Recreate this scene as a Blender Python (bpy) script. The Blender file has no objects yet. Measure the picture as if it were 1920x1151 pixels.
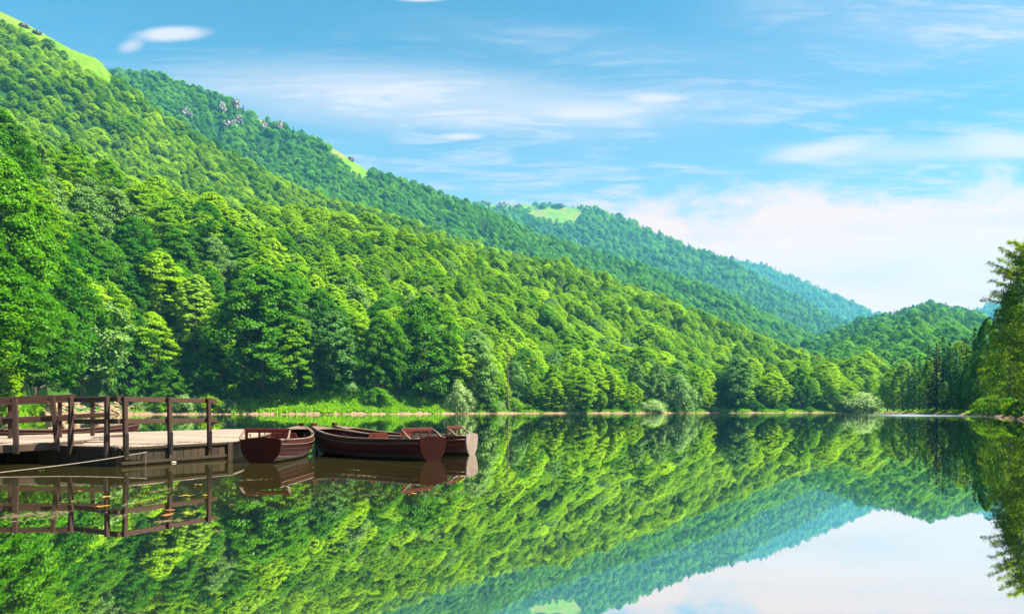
import bpy, bmesh, math, random
import numpy as np
from mathutils import Vector, Matrix
random.seed(7); RNG = np.random.default_rng(7)
SC = bpy.context.scene; COL = SC.collection
F, CX, HY, CH = 1280.0, 960.0, 770.0, 1.25       # focal length in photo pixels, centre column, horizon row, eye height

# ---------------------------------------------------------------- camera
cam = bpy.data.cameras.new("camera"); cam.lens = 24.0; cam.sensor_width = 36.0
cam.shift_y = (HY - 575.5) / 1920.0
cam.clip_end = 20000; cam.clip_start = 0.1
camo = bpy.data.objects.new("camera", cam); COL.objects.link(camo)
camo.location = (0, 0, CH); camo.rotation_euler = (math.radians(90), 0, 0)
SC.camera = camo

# ---------------------------------------------------------------- world: physical sky with cirrus and low cumulus
SUN_DIR = Vector((0.60, -0.08, 0.82)).normalized()
SUN_EL = math.asin(SUN_DIR.z); SUN_AZ = math.atan2(SUN_DIR.x, SUN_DIR.y)
world = bpy.data.worlds.new("World"); SC.world = world; world.use_nodes = True

class NT:
    """small helper around a node tree"""
    def __init__(s, nt): s.nt = nt; s.n = nt.nodes; s.l = nt.links
    def node(s, t, **k):
        n = s.n.new(t)
        for a, b in k.items(): setattr(n, a, b)
        return n
    def put(s, sock, v):
        if isinstance(v, bpy.types.NodeSocket): s.l.new(v, sock)
        elif v is not None: sock.default_value = v
    def math(s, op, a, b=None, c=None, clamp=False):
        n = s.node('ShaderNodeMath', operation=op, use_clamp=clamp)
        s.put(n.inputs[0], a)
        if b is not None: s.put(n.inputs[1], b)
        if c is not None: s.put(n.inputs[2], c)
        return n.outputs[0]
    def mix(s, f, a, b, mode='MIX'):
        n = s.node('ShaderNodeMix', data_type='RGBA', blend_type=mode)
        s.put(n.inputs[0], f)
        for k, v in ((6, a), (7, b)):
            if not isinstance(v, bpy.types.NodeSocket): v = tuple(v) + ((1.0,) if len(v) == 3 else ())
            s.put(n.inputs[k], v)
        return n.outputs[2]
    def maprange(s, v, a, b, c=0.0, d=1.0, smooth=True):
        n = s.node('ShaderNodeMapRange', interpolation_type='SMOOTHSTEP' if smooth else 'LINEAR', clamp=True)
        s.put(n.inputs[0], v)
        for i, q in enumerate((a, b, c, d)): s.put(n.inputs[i + 1], q)
        return n.outputs[0]
    def noise(s, vec, scale, detail=4, rough=.55, dist=0.0):
        n = s.node('ShaderNodeTexNoise'); s.put(n.inputs['Vector'], vec)
        n.inputs['Scale'].default_value = scale; n.inputs['Detail'].default_value = detail
        n.inputs['Roughness'].default_value = rough; n.inputs['Distortion'].default_value = dist
        return n.outputs['Fac']
    def mapping(s, vec, scale=(1, 1, 1), rot=(0, 0, 0), loc=(0, 0, 0)):
        n = s.node('ShaderNodeMapping'); s.put(n.inputs['Vector'], vec)
        n.inputs['Scale'].default_value = scale; n.inputs['Rotation'].default_value = rot; n.inputs['Location'].default_value = loc
        return n.outputs[0]

def build_world():
    t = NT(world.node_tree); t.n.clear()
    out = t.node('ShaderNodeOutputWorld'); bg = t.node('ShaderNodeBackground'); t.l.new(bg.outputs[0], out.inputs[0])
    bg.inputs[1].default_value = 0.05
    sky = t.node('ShaderNodeTexSky', sky_type='NISHITA'); sky.sun_disc = False
    sky.sun_elevation = SUN_EL; sky.sun_rotation = SUN_AZ
    sky.altitude = 1100; sky.air_density = 1.0; sky.dust_density = 0.6; sky.ozone_density = 1.0
    tc = t.node('ShaderNodeTexCoord'); sep = t.node('ShaderNodeSeparateXYZ'); t.l.new(tc.outputs['Generated'], sep.inputs[0])
    x, y, z = sep.outputs
    ya = t.math('MAXIMUM', t.math('ABSOLUTE', y), 0.25)
    u = t.math('DIVIDE', x, ya); v = t.math('DIVIDE', t.math('ABSOLUTE', z), ya)   # tangent of azimuth and of elevation
    uv = t.node('ShaderNodeCombineXYZ'); t.put(uv.inputs[0], u); t.put(uv.inputs[1], v); uv = uv.outputs[0]
    wisp = t.noise(t.mapping(uv, (1.6, 9.0, 1), (0, 0, math.radians(-4))), 2.2, 9, .66, .7)
    fine = t.noise(t.mapping(uv, (2.4, 26.0, 1), (0, 0, math.radians(7))), 2.4, 8, .66, .8)
    puff = t.noise(t.mapping(uv, (5.0, 9.0, 1)), 1.6, 8, .58, .2)
    U = lambda px: (px - CX) / F
    V = lambda py: (HY - py) / F
    def blob(px, py, w, h, rot=0.0, soft=1.0, nz=.5, n=puff):
        """soft elongated cloud centred at a direction, 1 inside, 0 outside"""
        c, s_ = math.cos(rot), math.sin(rot)
        du = t.math('SUBTRACT', u, U(px)); dv = t.math('SUBTRACT', v, V(py))
        a = t.math('DIVIDE', t.math('ADD', t.math('MULTIPLY', du, c), t.math('MULTIPLY', dv, s_)), w / F)
        b = t.math('DIVIDE', t.math('SUBTRACT', t.math('MULTIPLY', dv, c), t.math('MULTIPLY', du, s_)), h / F)
        r = t.math('SQRT', t.math('ADD', t.math('MULTIPLY', a, a), t.math('MULTIPLY', b, b)))
        r = t.math('ADD', r, t.math('MULTIPLY', t.math('SUBTRACT', n, .5), nz * 2))
        return t.maprange(r, 1.0 + .15 * soft, 1.0 - .85 * soft)
    # sky colour: a touch more turquoise than the raw model
    col = t.mix(1.0, sky.outputs[0], SKY_TINT, 'MULTIPLY')
    col = t.mix(t.maprange(v, .60, .12, 0.0, .48), col, (3.3, 3.4, 3.45))
    cov = None
    def add(m, k=1.0):
        nonlocal cov
        m = t.math('MULTIPLY', m, k)
        cov = m if cov is None else t.math('SUBTRACT', 1.0, t.math('MULTIPLY', t.math('SUBTRACT', 1.0, cov), t.math('SUBTRACT', 1.0, m)))
    wm = t.maprange(wisp, .42, .60); fm = t.maprange(fine, .42, .60)
    wf = t.math('ADD', .25, t.math('MULTIPLY', .75, t.math('MULTIPLY', wm, t.math('ADD', .45, t.math('MULTIPLY', .55, fm)))))
    add(t.math('MULTIPLY', blob(780, 185, 560, 80, -.07, 1.0, .35, wisp), t.math('ADD', .45, t.math('MULTIPLY', .55, wf))), 1.0)
    add(t.math('MULTIPLY', blob(1280, 200, 420, 45, .02, 1.0, .5, wisp), wf), .55)
    add(t.math('MULTIPLY', blob(1800, 45, 520, 110, -.06, 1.0, .5, wisp), wf), .8)
    add(t.math('MULTIPLY', blob(1250, 110, 620, 60, -.12, 1.0, .5, wisp), wf), .35)
    add(t.math('MULTIPLY', t.maprange(v, .62, .3), t.math('MULTIPLY', wm, fm)), .55)
    for q in ((1100, 214, 90, 13), (1228, 185, 62, 13), (865, 256, 48, 8), (1120, 205, 160, 22)): add(blob(*q, 0, .9, .10), .85 if q[2] < 150 else .5)
    add(blob(318, 64, 84, 17, .05, .8, .34), .92); add(blob(246, 86, 30, 16, .3, 1.0, .3), .6); add(blob(790, -2, 55, 8, 0, .8, .1), .8)
    add(blob(1550, 280, 130, 22, .16, 1.0, .35), .85); add(blob(1880, 272, 130, 34, -.02, .9, .3), .95); add(blob(1690, 285, 280, 26, 0, 1.0, .5, wisp), .5)
    # bank of low cloud towards the horizon
    top = t.math('ADD', t.math('ADD', V(382), t.math('MULTIPLY', t.math('SUBTRACT', u, U(1200)), .055)), t.math('MULTIPLY', t.math('SUBTRACT', puff, .5), .20))
    bank = t.maprange(t.math('SUBTRACT', top, v), -.022, .036)
    bank = t.math('MULTIPLY', bank, t.maprange(u, U(1020), U(1230)))
    add(bank, .93)
    grey = t.math('MULTIPLY', t.maprange(t.noise(t.mapping(uv, (2.2, 11.0, 1), (0, 0, 0), (3.1, 1.7, 0)), 1.7, 6, .55, .3), .48, .72), .55)
    ccol = t.mix(grey, CLOUD, CLOUD_GREY)
    ccol = t.mix(t.maprange(v, .27, .40), ccol, CLOUD_HIGH)
    col = t.mix(cov, col, ccol)
    t.l.new(col, bg.inputs[0])
SKY_TINT = (0.38, .80, .84)
CLOUD = (6.0, 3.6, 2.75); CLOUD_GREY = (4.4, 3.05, 2.7); CLOUD_HIGH = (4.3, 3.7, 3.9)
build_world()

# ---------------------------------------------------------------- sun, exposure, renderer settings
sl = bpy.data.lights.new("sun", 'SUN'); sl.energy = 5.0; sl.angle = math.radians(0.55); sl.color = (1.0, 0.93, 0.80)
so = bpy.data.objects.new("sun", sl); COL.objects.link(so)
so.rotation_euler = SUN_DIR.to_track_quat('Z', 'Y').to_euler(); so.location = (200, -50, 900)
SC.view_settings.view_transform = 'Standard'; SC.view_settings.look = 'None'
SC.view_settings.exposure = 2.15; SC.view_settings.gamma = 1.0
cy = SC.cycles
cy.max_bounces = 8; cy.diffuse_bounces = 3; cy.glossy_bounces = 3; cy.transmission_bounces = 3; cy.transparent_max_bounces = 4; cy.volume_bounces = 0
cy.use_denoising = True; cy.caustics_reflective = False; cy.caustics_refractive = False

# ---------------------------------------------------------------- helpers
def link(o, parent=None):
    COL.objects.link(o)
    if parent is not None: o.parent = parent
    return o
def tag(o, label=None, cat=None, group=None, kind=None):
    for k, v in (('label', label), ('category', cat), ('group', group), ('kind', kind)):
        if v: o[k] = v
    return o
def empty(name, loc=(0, 0, 0), rz=0.0, sc=1.0):
    o = bpy.data.objects.new(name, None); o.empty_display_size = .3
    o.location = loc; o.rotation_euler = (0, 0, rz); o.scale = (sc,) * 3 if not hasattr(sc, '__len__') else sc
    return link(o)
def mesh_np(name, verts, faces, mats=(), matidx=None, smooth=False):
    """mesh from numpy arrays; all faces have the same number of corners"""
    verts = np.asarray(verts, np.float32); faces = np.asarray(faces, np.int32)
    me = bpy.data.meshes.new(name); nf, k = faces.shape
    me.vertices.add(len(verts)); me.vertices.foreach_set('co', verts.ravel())
    me.loops.add(nf * k); me.loops.foreach_set('vertex_index', faces.ravel())
    me.polygons.add(nf); me.polygons.foreach_set('loop_start', np.arange(0, nf * k, k, dtype=np.int32))
    for m in mats: me.materials.append(m)
    if matidx is not None: me.polygons.foreach_set('material_index', np.asarray(matidx, np.int32))
    if smooth: me.polygons.foreach_set('use_smooth', np.ones(nf, bool))
    me.update(calc_edges=True); me.validate()
    return me
def bm_obj(name, bm, mat, parent=None, smooth=False, bevel=0.0):
    if bevel: bmesh.ops.bevel(bm, geom=list(bm.edges), offset=bevel, segments=1, affect='EDGES', profile=.5, clamp_overlap=True)
    bmesh.ops.recalc_face_normals(bm, faces=list(bm.faces))
    me = bpy.data.meshes.new(name); bm.to_mesh(me); bm.free()
    me.materials.append(mat)
    if smooth:
        for p in me.polygons: p.use_smooth = True
    return link(bpy.data.objects.new(name, me), parent)
def add_box(bm, c, size, rz=0.0, M=None):
    m = Matrix.Translation(c) @ Matrix.Rotation(rz, 4, 'Z') @ Matrix.Diagonal((*size, 1.0))
    if M is not None: m = M @ m
    return bmesh.ops.create_cube(bm, size=1.0, matrix=m)
def add_beam(bm, p, q, w, h, up=(0, 0, 1)):
    """box of width w and height h running from p to q"""
    p, q = Vector(p), Vector(q); d = q - p; L = d.length; d.normalize()
    s = d.cross(Vector(up)).normalized(); n = s.cross(d)
    m = Matrix((( d.x, s.x, n.x, 0), (d.y, s.y, n.y, 0), (d.z, s.z, n.z, 0), (0, 0, 0, 1)))
    m = Matrix.Translation((p + q) / 2) @ m @ Matrix.Diagonal((L, w, h, 1))
    bmesh.ops.create_cube(bm, size=1.0, matrix=m)
def add_tube(bm, pts, rads, n=6, cap=True):
    rings = []
    for i, p in enumerate(pts):
        p = Vector(p); a = Vector(pts[max(i - 1, 0)]); b = Vector(pts[min(i + 1, len(pts) - 1)])
        d = (b - a).normalized(); s = d.cross(Vector((.13, .21, .97)) if abs(d.z) < .95 else Vector((1, 0, 0))).normalized(); w = s.cross(d)
        rings.append([bm.verts.new(p + (s * math.cos(k * 2 * math.pi / n) + w * math.sin(k * 2 * math.pi / n)) * rads[i]) for k in range(n)])
    for a, b in zip(rings, rings[1:]):
        for k in range(n): bm.faces.new((a[k], a[(k + 1) % n], b[(k + 1) % n], b[k]))
    if cap:
        bm.faces.new(rings[0][::-1]); bm.faces.new(rings[-1])
def wp(px, py, z=0.0):
    """point at height z seen at photo pixel (px, py)"""
    Y = F * (CH - z) / (py - HY); return Vector(((px - CX) / F * Y, Y, z))
def sins(x, y, wl, seed, octs=3):
    """smooth noise, about -1..1, wavelength wl metres"""
    r = np.random.default_rng(seed); o = np.zeros_like(x, dtype=float); amp, tot = 1.0, 0.0
    for k in range(octs):
        for j in range(4):
            a = r.uniform(0, 2 * math.pi); ph = r.uniform(0, 2 * math.pi); f = 2 * math.pi / wl * r.uniform(.7, 1.3)
            o += amp * .5 * np.sin((x * math.cos(a) + y * math.sin(a)) * f + ph)
        tot += amp; amp *= .5; wl *= .5
    return o / tot

# ---------------------------------------------------------------- materials
def mat(name):
    m = bpy.data.materials.new(name); m.use_nodes = True
    t = NT(m.node_tree); b = t.n['Principled BSDF']; return m, t, b
def simple(name, col, rough=.7, var=.25, scale=6.0, stretch=(1, 1, 1), bump=.0, spec=.3, coords='Object', metal=0.0):
    m, t, b = mat(name); tc = t.node('ShaderNodeTexCoord')
    vec = t.mapping(tc.outputs[coords], stretch)
    n = t.noise(vec, scale, 6, .6)
    c2 = tuple(max(0, c * (1 - var)) for c in col); c1 = tuple(min(1, c * (1 + var)) for c in col)
    t.put(b.inputs['Base Color'], t.mix(t.maprange(n, .3, .7), c2, c1))
    b.inputs['Roughness'].default_value = rough; b.inputs['Specular IOR Level'].default_value = spec; b.inputs['Metallic'].default_value = metal
    if bump:
        bp = t.node('ShaderNodeBump'); bp.inputs['Strength'].default_value = bump; bp.inputs['Distance'].default_value = .02
        t.put(bp.inputs['Height'], n); t.l.new(bp.outputs[0], b.inputs['Normal'])
    return m
def leaf_mat(name, lo, hi, trans, patch=60.0, mixt=.45, accent=None):
    """leaves: diffuse plus light shining through; tone differs from tree to tree and in broad patches over the slope"""
    m, t, b = mat(name); t.n.remove(b); out = t.n['Material Output']
    oi = t.node('ShaderNodeObjectInfo'); geo = t.node('ShaderNodeNewGeometry')
    n1 = t.noise(geo.outputs['Position'], 1.0 / patch, 2, .5); n2 = t.noise(geo.outputs['Position'], .45, 2, .5)
    f = t.math('ADD', t.math('MULTIPLY', oi.outputs['Random'], .78), t.math('ADD', t.math('MULTIPLY', t.math('SUBTRACT', n1, .5), 1.3), t.math('MULTIPLY', t.math('SUBTRACT', n2, .5), .7)))
    f = t.math('ADD', f, .08, clamp=True)
    c = t.mix(f, lo, hi)
    if accent: c = t.mix(t.maprange(oi.outputs['Random'], .93, .97), c, accent)
    d = t.node('ShaderNodeBsdfDiffuse'); t.put(d.inputs[0], c)
    tr = t.node('ShaderNodeBsdfTranslucent'); t.put(tr.inputs[0], t.mix(1.0, c, trans, 'MULTIPLY'))
    gl = t.node('ShaderNodeBsdfGlossy'); gl.inputs['Roughness'].default_value = .45; t.put(gl.inputs[0], (.9, .95, .9, 1))
    mx = t.node('ShaderNodeMixShader'); mx.inputs[0].default_value = mixt; t.l.new(d.outputs[0], mx.inputs[1]); t.l.new(tr.outputs[0], mx.inputs[2])
    m2 = t.node('ShaderNodeMixShader'); m2.inputs[0].default_value = .006; t.l.new(mx.outputs[0], m2.inputs[1]); t.l.new(gl.outputs[0], m2.inputs[2])
    t.l.new(m2.outputs[0], out.inputs[0]); return m
M_BEECH = leaf_mat('beech_leaves', (.080, .235, .0010), (.320, .520, .0012), (1.25, 1.15, .5), accent=(.13, .27, .06))
M_MAPLE = leaf_mat('maple_leaves', (.022, .125, .002), (.095, .260, .002), (1.3, 1.2, .5), mixt=.38)
M_WILLOW = leaf_mat('willow_leaves', (.085, .21, .040), (.19, .32, .070), (1.1, 1.1, .6), mixt=.35)
M_PALEW = leaf_mat('pale_willow_leaves', (.17, .31, .085), (.29, .43, .14), (1.1, 1.1, .6), mixt=.3)
M_COOL = leaf_mat('mountain_beech_leaves', (.050, .220, .020), (.180, .420, .012), (1.2, 1.15, .6))
M_FIR = leaf_mat('fir_needles', (.012, .062, .020), (.030, .105, .028), (1.1, 1.1, .6), mixt=.15, accent=(.10, .085, .05))
M_OLIVE = leaf_mat('shore_beech_leaves', (.070, .165, .002), (.20, .32, .002), (1.3, 1.15, .4), 8.0, .5)
M_BARK = simple('bark', (.085, .065, .048), .9, .4, 3.0, (1, 1, .25), .6)
M_DEAD = simple('bleached_wood', (.15, .11, .075), .9, .25, 3.0, (1, 1, .2), .4)

# ---------------------------------------------------------------- trees
def leaves_mesh(P, N, size, aspect=.62, droop=0.0, rng=RNG):
    """one small pointed four-sided leaf spray for each point, facing N"""
    n = len(P); N = N / np.linalg.norm(N, axis=1, keepdims=True)
    a = rng.normal(size=(n, 3)); T = np.cross(N, a); T /= np.linalg.norm(T, axis=1, keepdims=True); B = np.cross(N, T)
    s = (size * rng.uniform(.65, 1.35, (n, 1)))
    dr = np.zeros((n, 3)); dr[:, 2] = -droop * s[:, 0]
    V = np.stack([P - T * s, P + B * s * aspect, P + T * s + dr, P - B * s * aspect], 1).reshape(-1, 3)
    return V, np.arange(4 * n).reshape(n, 4)
def unit(n, rng): v = rng.normal(size=(n, 3)); return v / np.linalg.norm(v, axis=1, keepdims=True)
def crown_points(h, r, base, nclump, nleaf, rng, shape=1.0, flat=.34, csize=.26, skew=(0, 0), fill=.55, lob=.25):
    """flattened sprays of leaves spread through the crown's volume, denser towards the outside"""
    ph = rng.uniform(0, 6.28, 6); P, N = [], []
    ax = []
    for i in range(nclump):
        t = (i + rng.uniform(0, 1)) / nclump; t = t ** .85
        a = i * 2.39996 + rng.uniform(-.5, .5)
        prof = (math.sin(math.pi * min(1, (t * .90 + .10)) ** shape)) ** .62
        prof *= 1 + lob * math.sin(2 * a + ph[0] + 3 * t) + .6 * lob * math.sin(3 * a + ph[1] - 5 * t)
        rho = prof * r * (fill + (1 - fill) * rng.uniform(0, 1) ** .45)
        c = np.array([rho * math.cos(a) + skew[0] * t, rho * math.sin(a) + skew[1] * t, base + (h - base) * t])
        cr = r * csize * rng.uniform(.65, 1.3) * (.55 + .6 * prof / 1.1)
        n = int(nleaf * rng.uniform(.7, 1.3))
        q = unit(n, rng); rad = rng.uniform(0, 1, (n, 1)) ** .4
        q = q * rad; out = np.array([math.cos(a), math.sin(a), 0])
        off = q * np.array([cr, cr, cr * flat])
        # sprays reach outward and droop at the tip
        reach = (off @ out)
        off[:, 2] -= .30 * np.maximum(reach, 0) ** 1.3 / max(cr, .1) ** .3 * .6
        P.append(c + off); nn = unit(n, rng) * .55 + q * .55 + np.array([0, 0, .75]) + out * .25
        N.append(nn); ax.append(c)
    return np.concatenate(P), np.concatenate(N), np.array(ax)
def trunk_bm(h, base, r0, ax, rng, nlimb=16, lean=(0, 0), forks=1):
    bm = bmesh.new(); k = 7
    pts = [(lean[0] * (i / k) + .12 * math.sin(i * 1.7) * (i / k), lean[1] * (i / k) + .12 * math.cos(i * 2.1) * (i / k), h * .86 * i / k - (.6 if i == 0 else 0)) for i in range(k + 1)]
    add_tube(bm, pts, [r0 * (1.25 if i == 0 else 1) * (1 - .86 * i / k) for i in range(k + 1)], 7)
    idx = rng.choice(len(ax), min(nlimb, len(ax)), replace=False)
    for i in idx:
        c = Vector(ax[i]); zz = max(base * .6, c.z - (c.x ** 2 + c.y ** 2) ** .5 * .75); tt = min(1, max(0, zz / (h * .86)))
        s = Vector((lean[0] * tt, lean[1] * tt, zz)); mid = s.lerp(c, .55) + Vector((0, 0, .12 * (c - s).length))
        rr = r0 * (1 - .8 * tt) * .42
        add_tube(bm, [s, mid, c], [rr, rr * .6, rr * .18], 5, False)
    return bm
class Tree: pass
def make_tree(kind, leafm, h, r, base, nclump, nleaf, leaf, seed, r0=None, **kw):
    rng = np.random.default_rng(seed); T = Tree(); T.h, T.r, T.kind = h, r, kind
    P, N, ax = crown_points(h, r, base, nclump, nleaf, rng, **kw)
    V, Fc = leaves_mesh(P, N, leaf, rng=rng, droop=.25)
    T.crown = mesh_np(kind + '_crown', V, Fc, (leafm,))
    bm = trunk_bm(h, base, r0 or h * .018, ax, rng, 18); me = bpy.data.meshes.new(kind + '_trunk'); bm.to_mesh(me); bm.free(); me.materials.append(M_BARK)
    T.trunk = me; return T
def make_fir(h, r, seed, leaf=.42, nb=46, dens=34):
    rng = np.random.default_rng(seed); T = Tree(); T.h, T.r, T.kind = h, r * 1.25, 'fir'; r = r * 1.25
    P, N = [], []
    for i in range(nb * 3):
        t = (i + rng.uniform(0, 1)) / (nb * 3); z = h * (.08 + .92 * t)
        a = i * 2.39996 + rng.uniform(-.4, .4); L = r * (1 - t) ** .8 * rng.uniform(.65, 1.15) + .18
        n = max(5, int(dens * (L / r) ** 1.1)); s = rng.uniform(0, 1, n) ** .75
        wdt = .30 * L * (1 - s * .75) * rng.uniform(-1, 1, n)
        o = np.array([math.cos(a), math.sin(a), 0]); sd = np.array([-math.sin(a), math.cos(a), 0])
        p = s[:, None] * L * o + wdt[:, None] * sd; p[:, 2] = z - s * L * .38 + .12 * L * s ** 2 + rng.normal(0, .10, n)
        P.append(p); N.append(unit(n, rng) * .55 + np.array([0, 0, .9]) + o * .25)
    P = np.concatenate(P); N = np.concatenate(N)
    V, Fc = leaves_mesh(P, N, leaf, .5, .4, rng); T.crown = mesh_np('fir_crown', V, Fc, (M_FIR,))
    bm = bmesh.new(); add_tube(bm, [(0, 0, -.5), (0, 0, h * .5), (0, 0, h * .985)], [h * .013, h * .008, .02], 7)
    me = bpy.data.meshes.new('fir_trunk'); bm.to_mesh(me); bm.free(); me.materials.append(M_BARK); T.trunk = me; return T

BEECH = [make_tree('beech', M_BEECH, 26, 7.2 + .5 * (k % 3), 3.0 - (k % 2), 240, 74, .31, 100 + k, csize=.20, flat=.30 + .05 * (k % 3), shape=.80 + .10 * (k % 3)) for k in range(6)]
MAPLE = [make_tree('maple', M_MAPLE, 30, 9.0 + .8 * k, 1.6, 210, 105, .33, 200 + k, flat=.5, csize=.21, shape=.82) for k in range(3)]
ASH = [make_tree('ash', M_WILLOW, 26, 6.2 + .6 * k, 3.0, 120, 100, .33, 300 + k, flat=.55, csize=.27) for k in range(2)]
BUSH = [make_tree('willow_bush', M_PALEW, 7, 4.6 + .6 * k, .15, 110, 80, .19, 400 + k, r0=.10, flat=.7, csize=.30, shape=.62) for k in range(2)]
GBUSH = [make_tree('green_bush', (M_MAPLE, M_BEECH, M_MAPLE)[k], 5, 3.4, .1, 80, 70, .19, 420 + k, r0=.08, flat=.6, csize=.32, shape=.62) for k in range(3)]
FIR = [make_fir(30, 4.4 + .5 * k, 500 + k) for k in range(3)]
FINE = [make_tree('overhanging_beech', M_OLIVE, 30, 8.0 + 1.2 * k, 1.2, 260, 80, .24, 600 + k, flat=.22, csize=.27, lob=.34, shape=.74, fill=.4) for k in range(2)]
SMALLT = {'beech': BEECH, 'maple': MAPLE, 'ash': ASH, 'willow': BUSH, 'bush': GBUSH, 'fir': FIR, 'fine': FINE}

def place_tree(T, loc, h, rz=0.0, wide=1.0, name='broadleaf_tree', label='', group=None, cat='tree', tilt=0.0):
    s = h / T.h; o = empty(name, loc, rz, (s * wide, s * wide, s)); o.rotation_euler[1] = tilt
    tag(o, label, cat, group)
    link(bpy.data.objects.new('trunk', T.trunk), o); link(bpy.data.objects.new('crown', T.crown), o)
    return o

# variants for the forests that read as one mass
POOLS = {}
def pool(name, trees):
    c = bpy.data.collections.new(name)
    for i, T in enumerate(trees):
        me = T.crown.copy() if False else T.crown
        o = bpy.data.objects.new('%s_%02d' % (name, i), me); c.objects.link(o)
    POOLS[name] = c
DOME = [make_tree('beech', M_BEECH, 15, 6.9 + .6 * (k % 3), .6, 210, 58, .32, 700 + k, flat=.5, csize=.185, shape=.52 + .08 * (k % 3), fill=.6, lob=.24 + .10 * (k % 2)) for k in range(6)]
pool('beech_pool', DOME + BEECH[:2] + MAPLE[:1] + ASH[:1]); pool('fir_pool', FIR)
def cool(T):
    q = Tree(); q.h = T.h; q.crown = T.crown.copy(); q.crown.materials.clear(); q.crown.materials.append(M_COOL); return q
COOLS = [cool(T) for T in DOME[:4]] + MAPLE[:1] + ASH[:1]; pool('cool_pool', COOLS)
pool('tall_pool', BEECH)
POOLH = {'cool_pool': [T.h for T in COOLS], 'tall_pool': [T.h for T in BEECH], 'beech_pool': [T.h for T in DOME + BEECH[:2] + MAPLE[:1] + ASH[:1]], 'fir_pool': [T.h for T in FIR]}
def forest(name, pts, hts, poolname, label, rng):
    """one object: thousands of crowns set on the points by geometry nodes"""
    n = len(pts)
    if n == 0: return
    me = bpy.data.meshes.new(name); me.vertices.add(n); me.vertices.foreach_set('co', np.asarray(pts, np.float32).ravel())
    nv = len(POOLS[poolname].objects); w = np.array([1.0] * nv)
    if poolname in ('beech_pool', 'cool_pool'): w[-1] = .25; w[-2] = .35
    idx = rng.choice(nv, n, p=w / w.sum())
    hh = np.array(POOLH[poolname])[idx]; s = np.asarray(hts) / hh
    a = me.attributes.new('pick', 'INT', 'POINT'); a.data.foreach_set('value', idx.astype(np.int32))
    wd = rng.uniform(.85, 1.45, n); s = s * np.clip(rng.normal(1, .16, n), .6, 1.5)
    a = me.attributes.new('size', 'FLOAT_VECTOR', 'POINT'); a.data.foreach_set('vector', np.stack([s * wd, s * wd, s], 1).astype(np.float32).ravel())
    a = me.attributes.new('turn', 'FLOAT_VECTOR', 'POINT')
    a.data.foreach_set('vector', np.stack([rng.normal(0, .05, n), rng.normal(0, .05, n), rng.uniform(0, 6.28, n)], 1).astype(np.float32).ravel())
    o = link(bpy.data.objects.new(name, me)); tag(o, label, 'forest', None, 'stuff')
    g = bpy.data.node_groups.new(name + '_nodes', 'GeometryNodeTree')
    g.interface.new_socket('Geometry', in_out='INPUT', socket_type='NodeSocketGeometry'); g.interface.new_socket('Geometry', in_out='OUTPUT', socket_type='NodeSocketGeometry')
    N = g.nodes; gi = N.new('NodeGroupInput'); go = N.new('NodeGroupOutput'); ip = N.new('GeometryNodeInstanceOnPoints')
    ci = N.new('GeometryNodeCollectionInfo'); ci.inputs['Collection'].default_value = POOLS[poolname]; ci.inputs['Separate Children'].default_value = True; ci.inputs['Reset Children'].default_value = True
    def attr(nm, ty): q = N.new('GeometryNodeInputNamedAttribute'); q.data_type = ty; q.inputs[0].default_value = nm; return q.outputs[0]
    L = g.links
    L.new(gi.outputs[0], ip.inputs['Points']); L.new(ci.outputs[0], ip.inputs['Instance']); ip.inputs['Pick Instance'].default_value = True
    L.new(attr('pick', 'INT'), ip.inputs['Instance Index']); L.new(attr('size', 'FLOAT_VECTOR'), ip.inputs['Scale'])
    er = N.new('FunctionNodeEulerToRotation'); L.new(attr('turn', 'FLOAT_VECTOR'), er.inputs[0]); L.new(er.outputs[0], ip.inputs['Rotation'])
    L.new(ip.outputs[0], go.inputs[0])
    md = o.modifiers.new('forest', 'NODES'); md.node_group = g
    return o

# ---------------------------------------------------------------- terrain
def ground_mat(name, soil, grass, gz0=.5, gz1=1.3, meadow=None):
    m, t, b = mat(name); geo = t.node('ShaderNodeNewGeometry'); sep = t.node('ShaderNodeSeparateXYZ'); t.l.new(geo.outputs['Position'], sep.inputs[0])
    n = t.noise(geo.outputs['Position'], .35, 6, .65); n2 = t.noise(geo.outputs['Position'], 2.2, 5, .65); n3 = t.noise(geo.outputs['Position'], .03, 5, .6)
    h = t.math('ADD', sep.outputs[2], t.math('ADD', t.math('MULTIPLY', t.math('SUBTRACT', n, .5), 1.6), t.math('MULTIPLY', t.math('SUBTRACT', n3, .5), 2.4)))
    peb = t.mix(t.maprange(n2, .35, .65), tuple(c * .55 for c in soil), tuple(min(1, c * 1.25) for c in soil))
    gr = t.mix(t.maprange(n3, .3, .7), tuple(c * .75 for c in grass), tuple(c * 1.2 for c in grass))
    if meadow:
        at = t.node('ShaderNodeAttribute', attribute_type='GEOMETRY'); at.attribute_name = 'meadow'
        md = t.mix(t.maprange(n3, .35, .7), meadow[0], meadow[1])
        md = t.mix(t.maprange(n, .45, .66, 0, .75), md, (.028, .085, .006)); md = t.mix(t.maprange(t.noise(geo.outputs['Position'], .012, 4, .6), .5, .62, 0, .6), md, (.150, .115, .035)); gr = t.mix(at.outputs['Fac'], gr, md)
    t.put(b.inputs['Base Color'], t.mix(t.maprange(h, gz0, gz1), peb, gr))
    b.inputs['Roughness'].default_value = .95; b.inputs['Specular IOR Level'].default_value = .1
    bp = t.node('ShaderNodeBump'); bp.inputs['Strength'].default_value = .5; bp.inputs['Distance'].default_value = .4; t.put(bp.inputs['Height'], n2); t.l.new(bp.outputs[0], b.inputs['Normal'])
    return m
SOIL = (.20, .135, .080)
M_BANK = ground_mat('bank_soil_and_grass', SOIL, (.030, .075, .010), .75, 1.25)
M_HILL = ground_mat('forest_floor', (.05, .07, .02), (.010, .048, .005), -50, -40, ((.060, .155, .004), (.130, .190, .010)))
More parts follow.
